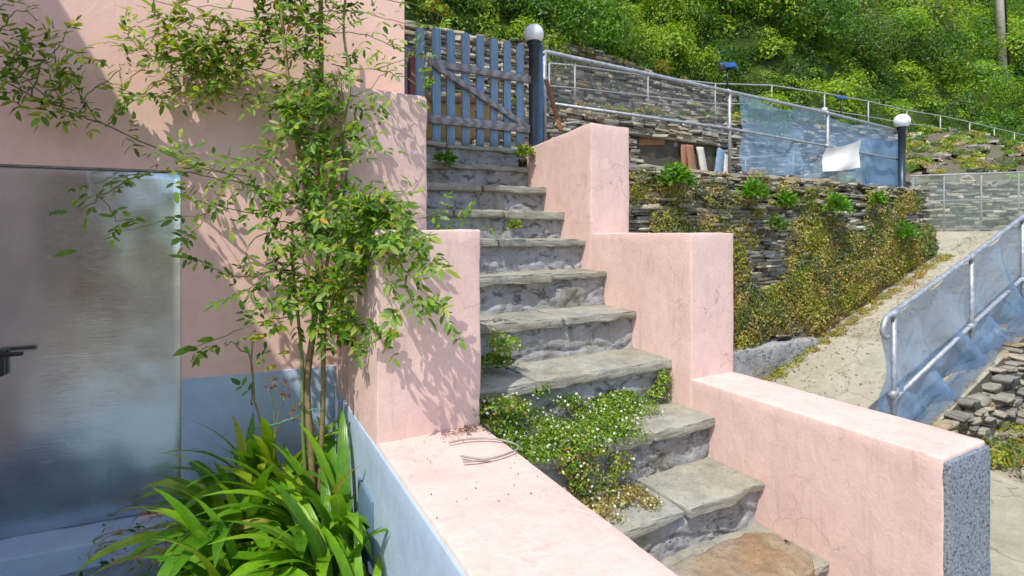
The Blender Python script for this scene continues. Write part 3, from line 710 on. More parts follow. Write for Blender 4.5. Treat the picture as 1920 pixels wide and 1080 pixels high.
# thin railing on the upper terrace
ur = thing('upper_railing', 'thin pale metal railing along the upper terrace edge', 'railing', on_y(1447, 226, 7.46))
pts = [(1030, 119, 203), (1078, 123, 207), (1215, 143, 218), (1341, 157, 233), (1447, 160, 228), (1546, 175, 236), (1628, 190, 247), (1700, 207, 256), (1763, 217, 264), (1818, 229, 272), (1864, 240, 280), (1902, 249, 288), (1945, 260, 297)]
UPY = 7.44
tube('top_rail', [on_y(u, a, UPY) for u, a, b in pts], 0.016, THIN, ur, 6)
tube('middle_rail', [on_y(u, a + (b - a) * 0.5, UPY) for u, a, b in pts], 0.012, THIN, ur, 6)
for u, a, b in pts: tube('post', [on_y(u, b + 6, UPY), on_y(u, a, UPY)], 0.018, THIN, ur, 6)
lr = thing('low_railing', 'low thin rail standing on the lower terrace behind the net', 'railing', on_y(1400, 318, 6.0))
tube('rail', [on_y(1372, 297, 6.0), on_y(1480, 290, 6.0), on_y(1535, 280, 6.0)], 0.013, THIN, lr, 6)
for u, a in ((1398, 296), (1487, 289)): tube('post', [on_y(u, 330, 6.0), on_y(u, a, 6.0)], 0.013, THIN, lr, 6)

# ------------------------------------------------------------------ ramp railing with blue net
rr = thing('ramp_railing', 'galvanised handrail with curled end rising beside the ramp', 'railing', (4.95, 2.30, -1.77))
RP = [Vector((4.95, 2.30, ramp_z(4.95))), Vector((6.41, 2.30, ramp_z(6.41))), Vector((7.72, 2.32, ramp_z(7.72))), Vector((9.2, 2.34, ramp_z(9.2)))]
HT = 1.10
topp = [p + Vector((0, 0, HT)) for p in RP]; dr = (topp[1] - topp[0]).normalized(); e = topp[0]
curl = []
for i in range(9):
    a = math.pi * i / 8; curl.append(e - dr * 0.10 + Vector((0, 0, -0.085)) + (-dr) * 0.085 * math.sin(a) + Vector((0, 0, 0.085 * math.cos(a))))
curl = curl[::-1]
tube('handrail', curl + [e] + topp[1:], 0.022, TUBE, rr, 10)
tube('middle_rail', [p + Vector((0, 0, 0.42 if i else 0.36)) for i, p in enumerate(RP)], 0.02, TUBE, rr, 8)
for p in RP:
    tube('post', [p, p + Vector((0, 0, HT))], 0.020, TUBE, rr, 10)
    for hz in (0.42, HT): tube('clamp', [p + dr * -0.05 + Vector((0, 0, hz - 0.015)), p + dr * 0.05 + Vector((0, 0, hz + 0.015 * 0))], 0.030, TUBE, rr, 10)
def rnet(a, b):
    x = 4.86 + 4.3 * a; zt_ = ramp_z(x) + HT - 0.05 - 0.035 * abs(math.sin(a * 21)); zb_ = ramp_z(x) + 0.03
    ph = 1.7 * nz((a * 3, 0, 1), 1); g = a * 24 - b * 5.5 + ph
    fold = 0.085 * math.sin(g) * (0.55 + 0.6 * nz((a * 5, b, 7), 1)) + 0.05 * math.sin(g * 1.9 + 1.3 + b * 4) + 0.018 * math.sin(a * 80 - b * 11 + 2 * math.sin(b * 4)) + 0.012 * nz((a * 60, b * 9, 2), 1)
    return Vector((x + 0.03 * math.sin(g * 0.5) * b, 2.345 + fold * (0.12 + b ** 0.8) + 0.05 * math.sin(b * math.pi) - 0.06 * b, zt_ + (zb_ - zt_) * b))
tag(sheet('debris_net', rnet, 300, 50, NETB), 'sagging blue debris net tied to the ramp handrail', 'net')
tag(sheet('debris_net', lambda a, b: Vector((4.78 + 4.3 * a, 2.16 + 0.14 * b + 0.05 * nz((a * 12, b * 3, 1), 1), ramp_z(4.9 + 4.3 * a) + 0.025 + 0.05 * abs(nz((a * 20, b * 6, 7), 1)) + 0.04 * b)), 160, 12, NETH),
    'loose blue net hem lying along the foot of the ramp handrail', 'net')

# railing and net where the path turns
er = thing('path_end_railing', 'pale railing hung with grey green net at the end of the path', 'railing', (BK1.x, BK1.y, 0.03))
e0 = on_d(1706, 330, 10.9); e1 = on_d(1935, 322, 10.5)
tube('top_rail', [e0, e1], 0.017, THIN, er, 6)
tube('middle_rail', [on_d(1712, 377, 10.9), on_d(1935, 373, 10.5)], 0.014, THIN, er, 6)
tube('bottom_rail', [on_d(1722, 430, 10.9), on_d(1935, 430, 10.5)], 0.012, THIN, er, 6)
for u in (1712, 1770, 1840, 1910): tube('post', [on_d(u, 434, 10.9 - (u - 1712) / 560), on_d(u, 330 - (u - 1712) * 0.036, 10.9 - (u - 1712) / 560)], 0.015, THIN, er, 6)
tag(sheet('film_net', lambda a, b: on_d(1708 + 227 * a, 331 - 8 * a + (430 - 330 + 8 * a) * b, 10.86 - 0.4 * a + 0.05 * nz((a * 8, b * 2, 3), 1)), 50, 12, NETG),
    'grey green net stretched on the railing where the path turns', 'net')

# ------------------------------------------------------------------ small things on the terraces
def spot(label, u, vt, vb, Y):
    t = thing('solar_spotlight', label, 'spotlight', on_y(u, vb, Y), 'solar spotlights')
    c = on_y(u, vt, Y); tube('stake', [on_y(u, vb, Y), c], 0.013, BLACK, t, 8)
    o = rbox('panel', (-0.09, -0.012, -0.065), (0.09, 0.012, 0.065), PVBLUE, None, 0.006, 0.1, 0); o.parent = t; o.location = c - t.location + Vector((0.01, 0, 0.04)); o.rotation_euler = (R(-50), 0, R(-35))
    o2 = rbox('lamp_head', (-0.05, -0.03, -0.04), (0.05, 0.03, 0.04), BLACK, None, 0.008, 0.1, 0); o2.parent = t; o2.location = c - t.location + Vector((-0.10, 0, -0.01)); o2.rotation_euler = (R(15), 0, R(40))
spot('blue solar spotlight on a black stake above the railing, by the tall post', 1364, 128, 172, FY + 0.05)
spot('blue solar spotlight behind the net, beside a small white globe', 1577, 186, 222, 6.4)
sg = thing('small_globe_light', 'small white globe light behind the terrace railing', 'lamp', on_y(1546, 214, 5.2))
lathe('globe', globe_prof(0.045, 0.075), GLOBE, sg, sides=18); lathe('stem', [(0.015, 0), (0.015, 0.04)], BLACK, sg, sides=10)

pl = thing('planter_box', 'yellow wooden planter box behind the picket gate', 'planter', on_y(860, 272, 4.6))
for i in range(5):
    a = on_y(800 + 27 * i, 262, 4.55); b = on_y(800 + 27 * i, 186, 4.55); plank('board', a, b, 0.105, 0.02, WOODY, pl, seed=i)
plank('top_board', on_y(790, 184, 4.53), on_y(925, 190, 4.53), 0.06, 0.03, WOODR, pl, along='x')
# shelter built into the terrace wall
sh = thing('wall_shelter', 'low shelter with red brown boards set into the terrace wall', 'shelter', on_y(1275, 330, 7.5))
zc0, zc1 = REC[1].z - 0.2, REC[0].z
def cav(a, b, side):
    pass
xa, xb = REC[0].x - 0.02, REC[1].x + 0.02
for nm, lo, hi in (('back_wall', (xa, 8.3, zc0), (xb, 8.36, zc1)), ('ceiling_slab', (xa - 0.1, 7.45, zc1), (xb + 0.1, 8.3, zc1 + 0.1)), ('side_wall', (xa - 0.05, 7.55, zc0), (xa, 8.3, zc1)), ('side_wall', (xb, 7.55, zc0), (xb + 0.05, 8.3, zc1))):
    rbox(nm, lo, hi, CORE if nm != 'ceiling_slab' else STONE_O, sh, 0.01, 0.2, 0.01)
for i, (u0, v0, u1, v1, w_) in enumerate(((1192, 262, 1245, 262, 0.22), (1195, 285, 1270, 270, 0.10), (1205, 300, 1278, 287, 0.10), (1192, 272, 1262, 266, 0.16))):
    plank('board', on_y(u0, v0, 7.55 + 0.04 * i), on_y(u1, v1, 7.5 + 0.04 * i), w_, 0.03, WOODR if i != 1 else WOODH, sh, along='x', seed=i)
for i, (u, vb, ut, vt, w_) in enumerate(((1283, 312, 1281, 272, 0.12), (1300, 318, 1292, 272, 0.2), (1322, 320, 1312, 276, 0.18), (1345, 322, 1352, 280, 0.2), (1360, 322, 1362, 284, 0.12))):
    plank('leaning_slab', on_y(u, vb + 12, 7.35), on_y(ut, vt, 7.46), w_, 0.04, (WOODR, WOODR, POLE, LAMPG, POLE)[i] if i != 3 else WOODG, sh, seed=i)

up = thing('utility_pole', 'tall concrete utility pole on the wooded slope', 'pole', on_d(1882, 160, 25))
tube('shaft', [on_d(1883, 165, 25), on_d(1860, -260, 25)], 0.23, POLE, up, 14, 0.17)
tube('conduit', [on_d(1892, 140, 24.75), on_d(1872, -260, 24.75)], 0.035, BLACK, up, 6)

wr = thing('wire_loop', 'bent grey wire lying on the pink parapet', 'wire', on_z(900, 840, -0.715))
tube('wire', [on_z(u, v, -0.709) for u, v in ((842, 830), (880, 822), (930, 822), (968, 832), (975, 840), (950, 852), (915, 862), (880, 858), (864, 855))], 0.0035, WIRE, wr, 6, smooth_path=2)
tube('wire_end', [on_z(u, v, -0.709) for u, v in ((868, 866), (900, 864), (918, 861))], 0.0032, WIRE, wr, 6, smooth_path=1)
kb = rbox('kerb_stone', (5.35, 1.50, GZ - 0.05), (8.5, 1.62, GZ + 0.09), CONC, None, 0.02, 0.1, 0.012); tag(kb, 'low cement kerb at the foot of the ramp wall', 'kerb')

# ------------------------------------------------------------------ the house across the yard, behind the viewer (seen in the metal door)
nh = thing('neighbour_house', 'ochre brown house front across the yard, mirrored in the metal door', 'house', (-4.2, -5.2, GZ))
rbox('wall', (-5.0, -6.7, GZ), (-3.3, -5.2, 3.6), m_stucco('ochre_render', (0.42, 0.25, 0.17), (0.48, 0.30, 0.2), amount=.2), nh, 0.02, 0.6, 0.003)
rbox('roof', (-5.2, -6.9, 3.6), (-3.1, -5.0, 3.75), RUST, nh, 0.02, 0.6, 0.01)
for x in (-4.15,):
    f = rbox('window', (x - 0.5, -5.22, -0.6), (x + 0.5, -5.17, 0.9), WOODG, nh, 0.01, 0.3, 0)
    for k in (-1, 1): rbox('pane', (x - 0.02 + 0.24 * k - 0.18, -5.19, -0.5), (x + 0.02 + 0.24 * k + 0.18, -5.165, 0.8), BLACK, f, 0.004, 0.5, 0).location = -nh.location

# ------------------------------------------------------------------ vegetation helpers
LT = leaf_template(); DT = diamond_template(); DN = diamond_template(0.16, 0.04)
def to_px(p):
    d = p.dot(AX); return (U0 + FPX * p.dot(RT) / d, V0 - FPX * p.z / d, d)
def bush_points(c, r, n, squash=(1, 1, 0.85), seed=0.0, low=-0.35, lump=0.35, inner=0.3):
    d = rand_unit(n); d[:, 2] = np.where(d[:, 2] < low, -d[:, 2], d[:, 2])
    rad = np.empty(n)
    for i in range(n): rad[i] = 1 + lump * nz(d[i] * 2.3, 1.0, seed) + lump * 0.6 * nz(d[i] * 5.5, 1.0, seed + 3)
    rad *= 1 - inner * rng.random(n) ** 2
    pos = d * rad[:, None] * r * np.array(squash) + np.array(c)
    return pos, d
def leaf_dirs(nrm, spread=0.8, up=0.25):
    n = len(nrm); t = rand_unit(n); dirs = t - nrm * (t * nrm).sum(1, keepdims=True) * 0.75
    nn = nrm + spread * rng.normal(size=(n, 3)) * 0.6; nn[:, 2] += up
    return dirs, nn
G_DARK = [(0.03, 0.09, 0.008), (0.045, 0.12, 0.01), (0.065, 0.15, 0.012)]
G_MID = [(0.065, 0.18, 0.012), (0.10, 0.23, 0.014), (0.14, 0.265, 0.016)]
G_LIT = [(0.17, 0.33, 0.015), (0.24, 0.39, 0.02), (0.31, 0.42, 0.025)]
G_YEL = [(0.34, 0.36, 0.04), (0.40, 0.34, 0.04), (0.22, 0.30, 0.03)]
G_OLV = [(0.13, 0.17, 0.05), (0.17, 0.21, 0.08), (0.09, 0.14, 0.04)]
G_ORG = [(0.36, 0.20, 0.02), (0.30, 0.22, 0.03), (0.2, 0.22, 0.02)]
DRYP = [(0.44, 0.33, 0.11), (0.34, 0.22, 0.09), (0.50, 0.43, 0.16), (0.38, 0.38, 0.08), (0.24, 0.16, 0.08)]

# ---- wooded slope: one mass of shrubs
bp, bd_, bn_, bs, bc = [], [], [], [], []
pals = [G_DARK, G_DARK, G_DARK + G_MID, G_LIT, G_LIT + G_YEL[2:], G_MID, G_MID, G_MID, G_LIT, G_MID + G_LIT, G_LIT + G_YEL[2:], G_OLV + G_MID]
nb_ = 0
for gx in np.arange(-3, 46, 0.78):
    for gd in np.arange(0.2, 22, 0.8):
        x = gx + rng.uniform(-.5, .5); y0 = 9.35 - 1.75 * sstep(x, 11.6, 13.5); y = y0 + gd + rng.uniform(-.4, .4)
        p = Vector((x, y, hill_z(x, y))); u, v, d = to_px(p)
        if not (690 < u < 2010 and -170 < v < 330): continue
        if 1800 < u < 1960 and d < 25.5 and v < 190: continue
        r = rng.uniform(0.5, 1.25) * (0.75 if gd < 1.2 else 1.0) * (0.75 + d / 50)
        if x > 12.5 and gd < 1.6: r *= 0.55
        if 1790 < u < 1960 and v > 185: r = min(r, 0.03 * d)
        c = p + Vector((0, -r * (0.25 if x < 12.5 or gd > 1.6 else -0.3), r * rng.uniform(0.2, 0.7))); n = int(np.clip(420000 * (r / d) ** 2, 300, 2200))
        pos, nr = bush_points(c, r, n, (1, 1, rng.uniform(0.8, 1.25)), rng.uniform(0, 50))
        dr_, nn = leaf_dirs(nr); pal = pals[int(rng.integers(0, len(pals)))]
        bp.append(pos); bd_.append(dr_); bn_.append(nn); bs.append(rng.uniform(0.05, 0.125, n) * (0.55 + d / 36) * rng.uniform(0.7, 1.35)); bc.append(pick_cols(n, pal)); nb_ += 1
        if rng.random() < 0.10:
            k = rng.integers(0, n, n // 9); bc[-1][k] = pick_cols(len(k), G_ORG)
for u in range(770, 1940, 48):
    for v in range(-30, 262, 36):
        rr_ = ray(u + rng.uniform(-14, 14), v + rng.uniform(-10, 10)); hit = None
        for d in np.arange(10.5, 45, 0.25):
            p = rr_ * d; y0 = 9.35 - 1.75 * sstep(p.x, 11.6, 13.5)
            if p.y > y0 + 0.3 and p.z < hill_z(p.x, p.y): hit = (p, d); break
        if hit is None or (1815 < u < 1945 and v < 165): continue
        p, d = hit; r = rng.uniform(0.022, 0.036) * d; n = int(np.clip(420000 * (r / d) ** 2, 250, 1200))
        pos, nr = bush_points(p + Vector((0, 0.1, 0.15 * r)), r, n, (1, 1, rng.uniform(.8, 1.2)), rng.uniform(0, 50)); dr_, nn = leaf_dirs(nr); pal = pals[int(rng.integers(0, len(pals)))]
        bp.append(pos); bd_.append(dr_); bn_.append(nn); bs.append(rng.uniform(0.05, 0.125, n) * (0.55 + d / 36) * rng.uniform(0.7, 1.3)); bc.append(pick_cols(n, pal))
for x in np.arange(0.5, 12, 0.42):      # scrub along the top of the upper wall
    x += rng.uniform(-.15, .15); p = Vector((x, 9.62 + rng.uniform(-.1, .2), 4.02 + rng.uniform(-.1, .15))); r = rng.uniform(.22, .42); n = int(420000 * (r / 11) ** 2)
    pos, nr = bush_points(p, r, n, (1, 1, 1), rng.uniform(0, 50)); dr_, nn = leaf_dirs(nr)
    bp.append(pos); bd_.append(dr_); bn_.append(nn); bs.append(rng.uniform(0.05, 0.11, n) * 0.85); bc.append(pick_cols(n, pals[int(rng.integers(0, len(pals)))]))
tag(obj('thicket', scatter_mesh('thicket', DT, np.concatenate(bp), np.concatenate(bd_), np.concatenate(bn_), np.concatenate(bs), np.concatenate(bc)), LEAF_A),
    'dense green thicket covering the steep slope', 'thicket', kind='stuff')
print('bushes', nb_, sum(map(len, bp)))

def shrub(label, c, r, n, pal, size, squash=(1, 1, 1), tm=DT, cat='shrub', name='shrub', lump=0.35, group='shrubs on the slope'):
    c = Vector(c); t = thing(name, label, cat, c - Vector((0, 0, r * squash[2])), group)
    pos, nr = bush_points((0, 0, r * squash[2]), r, n, squash, rng.uniform(0, 60), lump=lump)
    dr_, nn = leaf_dirs(nr)
    obj('crown', scatter_mesh('crown', tm, pos, dr_, nn, rng.uniform(size * 0.6, size * 1.3, n), pick_cols(n, pal)), LEAF_A, t)
    b = t.location
    for k in range(4):
        a = k * 1.6 + 0.4; tube('stem', [b + Vector((0.02 * math.cos(a), 0.02 * math.sin(a), -0.1)), b + Vector((r * .2 * math.cos(a), r * .2 * math.sin(a), r * 0.6)), b + Vector((r * .5 * math.cos(a), r * .5 * math.sin(a), r * 1.3 * squash[2]))], r * 0.03, CANE, t, 5, r * 0.01)
    return t
shrub('rounded bright green shrub above the grey stone wall', on_d(1252, 95, 13.4), 0.72, 2200, G_LIT, 0.08, (1, 1, 0.85), lump=0.2)
shrub('pale olive green shrub just behind the gate lamp globe', on_d(1035, 112, 10.4), 0.42, 700, G_OLV + G_LIT, 0.10, (0.8, 0.8, 1.3), DN)
shrub('large light green shrub at the foot of the utility pole', on_d(1822, 172, 20), 1.25, 3000, G_LIT + G_MID, 0.11, (1.2, 1, 0.9))
shrub('tall feathery light green shrub with arching leaves high on the slope', on_d(1715, 60, 20), 1.35, 1600, G_LIT + G_OLV, 0.26, (1.2, 1, 1.1), DN)
shrub('dark leafy bush overhanging the stone wall behind the gate', on_d(935, 22, 11.5), 0.75, 2400, G_DARK + G_MID, 0.09, (1.3, 1, 0.8))
shrub('small orange flowered bush on top of the grey stone wall', on_d(1240, 128, 12.6), 0.20, 300, G_ORG, 0.07, (1.4, 1, 0.8))
shrub('orange tinged bush above the gate beside the house corner', on_d(815, 28, 10.0), 0.30, 520, G_ORG + G_LIT, 0.07, (1.2, 1, 0.8))
shrub('dull green shrub on the lower terrace behind the net', on_d(1455, 246, 9.6), 0.26, 600, G_MID + G_OLV, 0.06, (1.3, 1, 0.9))
shrub('pale green bush on the upper terrace seen through the net', on_d(1440, 205, 11.3), 0.4, 800, G_LIT, 0.07, (1.5, 1, 0.8))
shrub('broad green tree across the yard behind the viewer, mirrored in the door', (-4.6, -11.5, 0.0), 2.1, 2600, G_MID + G_LIT, 0.2, (1.4, 1, 0.8), group='trees across the yard')
# weeds along the ledges and on the stony bank
def mat_cover(name, label, cells, tm, pal, n_each, size, spread, kind='stuff', cat='weeds'):
    P, D, Nn, Sz, C = [], [], [], [], []
    for c, r in cells:
        n = n_each
        pos, nr = bush_points(c, r, n, (1, 1, 0.7), rng.uniform(0, 90), low=-0.2); a, b = leaf_dirs(nr, spread)
        P.append(pos); D.append(a); Nn.append(b); Sz.append(rng.uniform(size * .6, size * 1.3, n)); C.append(pick_cols(n, pal[int(rng.integers(0, len(pal)))]))
    return tag(obj(name, scatter_mesh(name, tm, np.concatenate(P), np.concatenate(D), np.concatenate(Nn), np.concatenate(Sz), np.concatenate(C)), LEAF_A), label, cat, kind=kind)
cells = []
for i in range(330):
    a, b = rng.random(), rng.random() ** 0.8; p = bank_fn(a, b); cells.append((p, rng.uniform(0.10, 0.28) * (0.9 - 0.3 * b)))
mat_cover('bank_weeds', 'yellow green weeds over the stony bank beyond the path', cells, DN, [G_OLV, G_YEL, G_MID, G_LIT, DRYP], 150, 0.07, 0.9)
cells = [(Vector((rng.uniform(2.5, 14), 7.48 + rng.uniform(-.06, .3), 0)), rng.uniform(.06, .18)) for _ in range(70)]
for c, r in cells: c.z = z2(c.x) + 0.02
cells += [(Vector((rng.uniform(3, 9.4), 7.3 - rng.random() * 1.5, 0.70)), rng.uniform(.08, .22)) for _ in range(40)]
cells += [(Vector((rng.uniform(1.5, 12), 9.24, rng.uniform(2.2, 4.0))), rng.uniform(.08, .2)) for _ in range(35)]
mat_cover('ledge_weeds', 'grass and weeds growing along the terrace ledges', cells, DN, [G_OLV, G_YEL, DRYP, G_MID], 110, 0.07, 0.9)
# loose stones on the bank
sb = thing('scree', 'loose grey stones scattered over the bank beyond the path', 'stones', BK1)
for i in range(280):
    p = bank_fn(rng.random(), rng.random() ** 1.3); o = bpy.data.objects.new('stone', TMESH[i % 10]); link(o, sb); o.location = p - sb.location
    s_ = rng.uniform(.08, .30); o.scale = (s_, s_ * .7, s_ * .45); o.rotation_euler = (rng.normal(0, .2), rng.normal(0, .2), rng.uniform(0, 6))

# ---- creeping plants over the retaining wall
def wall_y(z): return WY - 0.06 * (0.69 - z) - 0.09
P, D, Nn, Sz, C = [], [], [], [], []
for i in range(720):
    x = rng.uniform(3.4, 9.5); zb = ramp_z(x); z = zb + 0.12 + (0.46 - zb) * rng.random() ** 1.15
    u, v, d = to_px(Vector((x, wall_y(z), z)))
    if v > 600 + (1500 - u) * 0.12 and x < 6.3: z += 0.35
    if z > 0.15 and rng.random() < 0.35: continue
    if nz((x, 0, z), 1.3, 4) < -0.16 and z > -0.7: continue
    r = rng.uniform(0.06, 0.2); n = int(330 * (r / 0.2) ** 2 * (0.8 if z > 0 else 1.25)) + 20
    t = (z - zb) / (0.7 - zb); q = rng.random() + 0.35 * t
    pal = DRYP if q < 0.5 else (DRYP + G_YEL if q < 0.72 else (G_YEL if q < 0.95 else G_OLV))
    if x > 9.1 and rng.random() < .6: pal = G_OLV + G_MID
    pos, nr = bush_points((x, wall_y(z) - 0.02, z), r, n, (1.15, 0.32, 0.9), rng.uniform(0, 99), low=-2); nr[:, 1] = -np.abs(nr[:, 1]) - 0.2
    pos[:, 1] = np.where(pos[:, 1] > wall_y(z) + .02, 2 * wall_y(z) - pos[:, 1], pos[:, 1])
    a, b = leaf_dirs(nr, 0.9); P.append(pos); D.append(a); Nn.append(b); Sz.append(rng.uniform(.016, .042, n)); C.append(pick_cols(n, pal, 0.25))
    k = rng.random(n) < 0.02; C[-1][k] = (0.55, 0.5, 0.42)
tag(obj('creeper', scatter_mesh('creeper', DT, *(np.concatenate(q) for q in (P, D, Nn, Sz, C))), LEAF_A), 'yellow brown creeping plants hanging down the retaining wall', 'creeper', kind='stuff')
def tuft(label, c, r, n, pal, size, tm=LT, squash=(1, 0.8, 1), name='weed_tuft', group='green weeds on the retaining wall'):
    c = Vector(c); t = thing(name, label, 'weed', c - Vector((0, 0, r * 0.8)), group); loc = t.location
    d = rand_unit(n); d[:, 2] = np.abs(d[:, 2]) * 0.9 - 0.15; d[:, 1] = -np.abs(d[:, 1]); 
    rad = rng.random(n) ** 0.6; pos = d * rad[:, None] * r * np.array(squash) + np.array(c - loc)
    dirs = d + rng.normal(0, 0.5, (n, 3)); nn = np.array([0, -0.5, 0.9]) + rng.normal(0, 0.5, (n, 3))
    obj('leaves', scatter_mesh('leaves', tm, pos, dirs, nn, rng.uniform(size * .6, size * 1.25, n), pick_cols(n, pal)), LEAF_A, t)
    for k in range(5):
        e_ = Vector(d[k]) * r * 0.9; tube('stem', [loc, loc.lerp(c + e_, 0.5) + Vector((0, -0.02, 0.02)), c + e_], r * 0.02, CANEG, t, 5, r * 0.008)
V_ = [(0.10, 0.25, 0.012), (0.13, 0.30, 0.015), (0.08, 0.20, 0.012)]
for (lab, u, v, Y, r, n, s_) in (('bright green weed high on the wall beside the pink pier', 1262, 338, 3.86, .22, 420, .06), ('leafy weed below the tall railing post', 1405, 365, 3.86, .22, 330, .06),
    ('upright weed with broad leaves under the net edge', 1467, 380, 3.84, .15, 150, .07), ('bushy bright green tuft below the white tarp', 1562, 392, 3.84, .24, 480, .055),
    ('slim green weed near the end lamp post', 1640, 378, 3.84, .13, 110, .075), ('dull green weed in the middle of the wall', 1450, 425, 3.8, .19, 300, .045), ('green bush at the far corner of the wall', 1690, 440, 3.86, .26, 420, .05)):
    tuft(lab, on_y(u, v, Y), r, n, V_ if 'dull' not in lab else G_OLV + G_MID, s_)
# dry litter and grass at the foot of the wall
cells = []
for i in range(110):
    x = rng.uniform(4.2, 9.6); cells.append((Vector((x, WY - 0.24 - 0.12 * rng.random(), ramp_z(x) - 0.02)), rng.uniform(.05, .10)))
mat_cover('dry_litter', 'dry brown plant litter along the foot of the wall', cells, DN, [DRYP, DRYP, G_YEL], 110, 0.035, 1.0, cat='litter')
cells = [(Vector((rng.uniform(5.3, 8.2), 1.95 - rng.random() * 0.5, GZ + 0.02 + .1 * rng.random())), rng.uniform(.08, .2)) for _ in range(40)]
mat_cover('wall_foot_weeds', 'yellow green weeds at the foot of the ramp wall', cells, DN, [G_YEL, DRYP, G_LIT, G_OLV], 220, 0.045, 0.9)
ng = 1500; gx = rng.uniform(3.0, 10.5, ng); gy = np.where(rng.random(ng) < .5, WY - .25 - np.abs(rng.normal(0, .35, ng)), rng.uniform(2.2, 3.9, ng))
gp_ = np.stack([gx, gy, [ramp_z(x) + 0.012 for x in gx]], 1)
tag(obj('path_debris', scatter_mesh('path_debris', DN, gp_, rand_unit(ng) * [1, 1, .15], np.array([0, 0, 1]) + rng.normal(0, .3, (ng, 3)), rng.uniform(.012, .05, ng), pick_cols(ng, [(.16, .11, .06), (.25, .18, .09), (.10, .08, .05)])), LEAF_A), 'dry leaf bits strewn over the concrete ramp', 'litter', kind='stuff')
rsn = thing('red_string', 'thin red string lying across the concrete ramp', 'string', on_y(1720, 500, 3.4))
tube('string', [Vector((p.x, p.y, ramp_z(p.x) + 0.02)) for p in (on_z(1725, 470, -.25), on_z(1745, 488, -.4), on_z(1722, 505, -.55), on_z(1715, 560, -.9))], 0.006, m_plain('red_string', (0.45, 0.12, 0.08), .8), rsn, 5, smooth_path=2)

# ---- daisies on the steps
P, D, Nn, Sz, C, FP = [], [], [], [], [], []
def daisy(c, r, n, pal, squash=(1.1, 1.1, 0.42), nf=0, size=0.0135):
    pos, nr = bush_points(c, r, n, squash, rng.uniform(0, 99), low=-0.3, lump=0.5); a, b = leaf_dirs(nr, 0.9)
    P.append(pos); D.append(a); Nn.append(b); Sz.append(rng.uniform(size * .6, size * 1.4, n)); C.append(pick_cols(n, pal, .25))
    pf, nf_ = bush_points(c, r * 1.08, nf, squash, 0, low=0.0, lump=0.4, inner=0.1) if nf else (np.zeros((0, 3)), None)
    FP.append(pf)
GD = G_MID + G_LIT + [(0.14, 0.22, 0.02), (0.2, 0.27, 0.025)]
for i in range(42):     # main cushion on the third tread
    x = rng.uniform(0.86, 1.86); y = rng.uniform(1.73, 1.98) ; 
    if x > 1.55: y = rng.uniform(1.86, 1.98)
    if x > 1.7 and rng.random() < .4: continue
    daisy((x, y, -0.85 + rng.uniform(0, .05) + (0.03 if y > 1.9 else 0)), rng.uniform(.05, .10), 280, GD + G_YEL[2:], nf=13)
for i in range(26): daisy((rng.uniform(.86, 1.5), rng.uniform(1.66, 1.82), -0.855 + rng.uniform(-.02, .02)), rng.uniform(.04, .085), 230, GD + G_YEL[2:], (1.2, 1, .45), nf=12, size=.013)
for i in range(7): daisy((rng.uniform(.86, 1.5), 1.945 + rng.uniform(-.02, .03), -0.78 + rng.uniform(-.05, .08)), rng.uniform(.03, .06), 120, GD, (1.2, .6, 1), nf=9, size=.012)
for i in range(9): daisy((rng.uniform(.86, 1.0), rng.uniform(1.70, 1.98), -0.80 + rng.uniform(-.03, .12)), rng.uniform(.05, .09), 260, GD + DRYP[:2], nf=14)
for i in range(8):      # clump on the fourth tread
    daisy((rng.uniform(0.86, 1.10), rng.uniform(2.06, 2.2), -0.62 + rng.uniform(0, .05)), rng.uniform(.04, .07), 240, G_DARK + GD, nf=9)
for i in range(5): daisy((1.10 + rng.uniform(-.03, .05), 2.12 + rng.uniform(-.05, .05), -0.58 + rng.uniform(-.03, .08)), .045, 190, G_LIT, (1, 1, 1.1), nf=9)
for i in range(12):     # trailing over the edge and down the riser below
    t_ = i / 11; daisy((1.28 + rng.uniform(-.12, .16), 1.665 - 0.03 * t_ + rng.uniform(-.01, .02), -0.86 - 0.17 * t_), rng.uniform(.04, .065), 210, GD + DRYP, (1, .6, 1), nf=9, size=.014)
for i in range(13): daisy((1.27 + rng.uniform(-.14, .20), 1.56 + rng.uniform(-.09, .09), -1.05), rng.uniform(.03, .065), 190, DRYP + DRYP + G_OLV, nf=8, size=.013)
for i in range(5): daisy((1.90 + rng.uniform(-.06, .06), 1.94, -0.80 + rng.uniform(-.03, .10)), .045, 180, GD + DRYP[2:4], (1, .7, 1.2), nf=6)
tag(obj('daisy_cushion', scatter_mesh('daisy_cushion', DT, *(np.concatenate(q) for q in (P, D, Nn, Sz, C))), LEAF_A), 'low green fleabane spreading over the middle steps', 'ground cover', kind='stuff')
FP = np.concatenate([f for f in FP if len(f)]); n = len(FP)
hexv = np.array([(0, 0, .15)] + [(math.cos(a) * .5, math.sin(a) * .5, 0) for a in (k * math.pi / 3 for k in range(6))]); hexf = np.array([(0, 1 + k, 1 + (k + 1) % 6) for k in range(6)])
fn_ = np.array([-0.3, -0.5, 0.8]) + rng.normal(0, .4, (n, 3))
tag(obj('daisy_flowers', scatter_mesh('daisy_flowers', (hexv, hexf), FP, rand_unit(n), fn_, rng.uniform(.008, .0135, n), np.tile((0.75, 0.73, 0.72), (n, 1))), LEAF_A),
    'tiny white daisy flowers dotted over the green cushion on the steps', 'flowers', kind='stuff')
ws = 'weeds growing on the steps'
tuft('little green tuft in the corner below the gate lamp', on_y(980, 290, 3.35), .085, 200, V_ + G_YEL, .045, DN, group=ws)
tuft('feathery green sprig on the second highest riser', on_y(832, 300, 3.36), .065, 110, V_, .06, DN, (1, 1, .4), group=ws)
tuft('small round weed growing from a middle riser', on_y(962, 425, 2.68), .05, 170, V_ + G_YEL, .02, LT, group=ws)
P, D, Nn, Sz, C = [], [], [], [], []
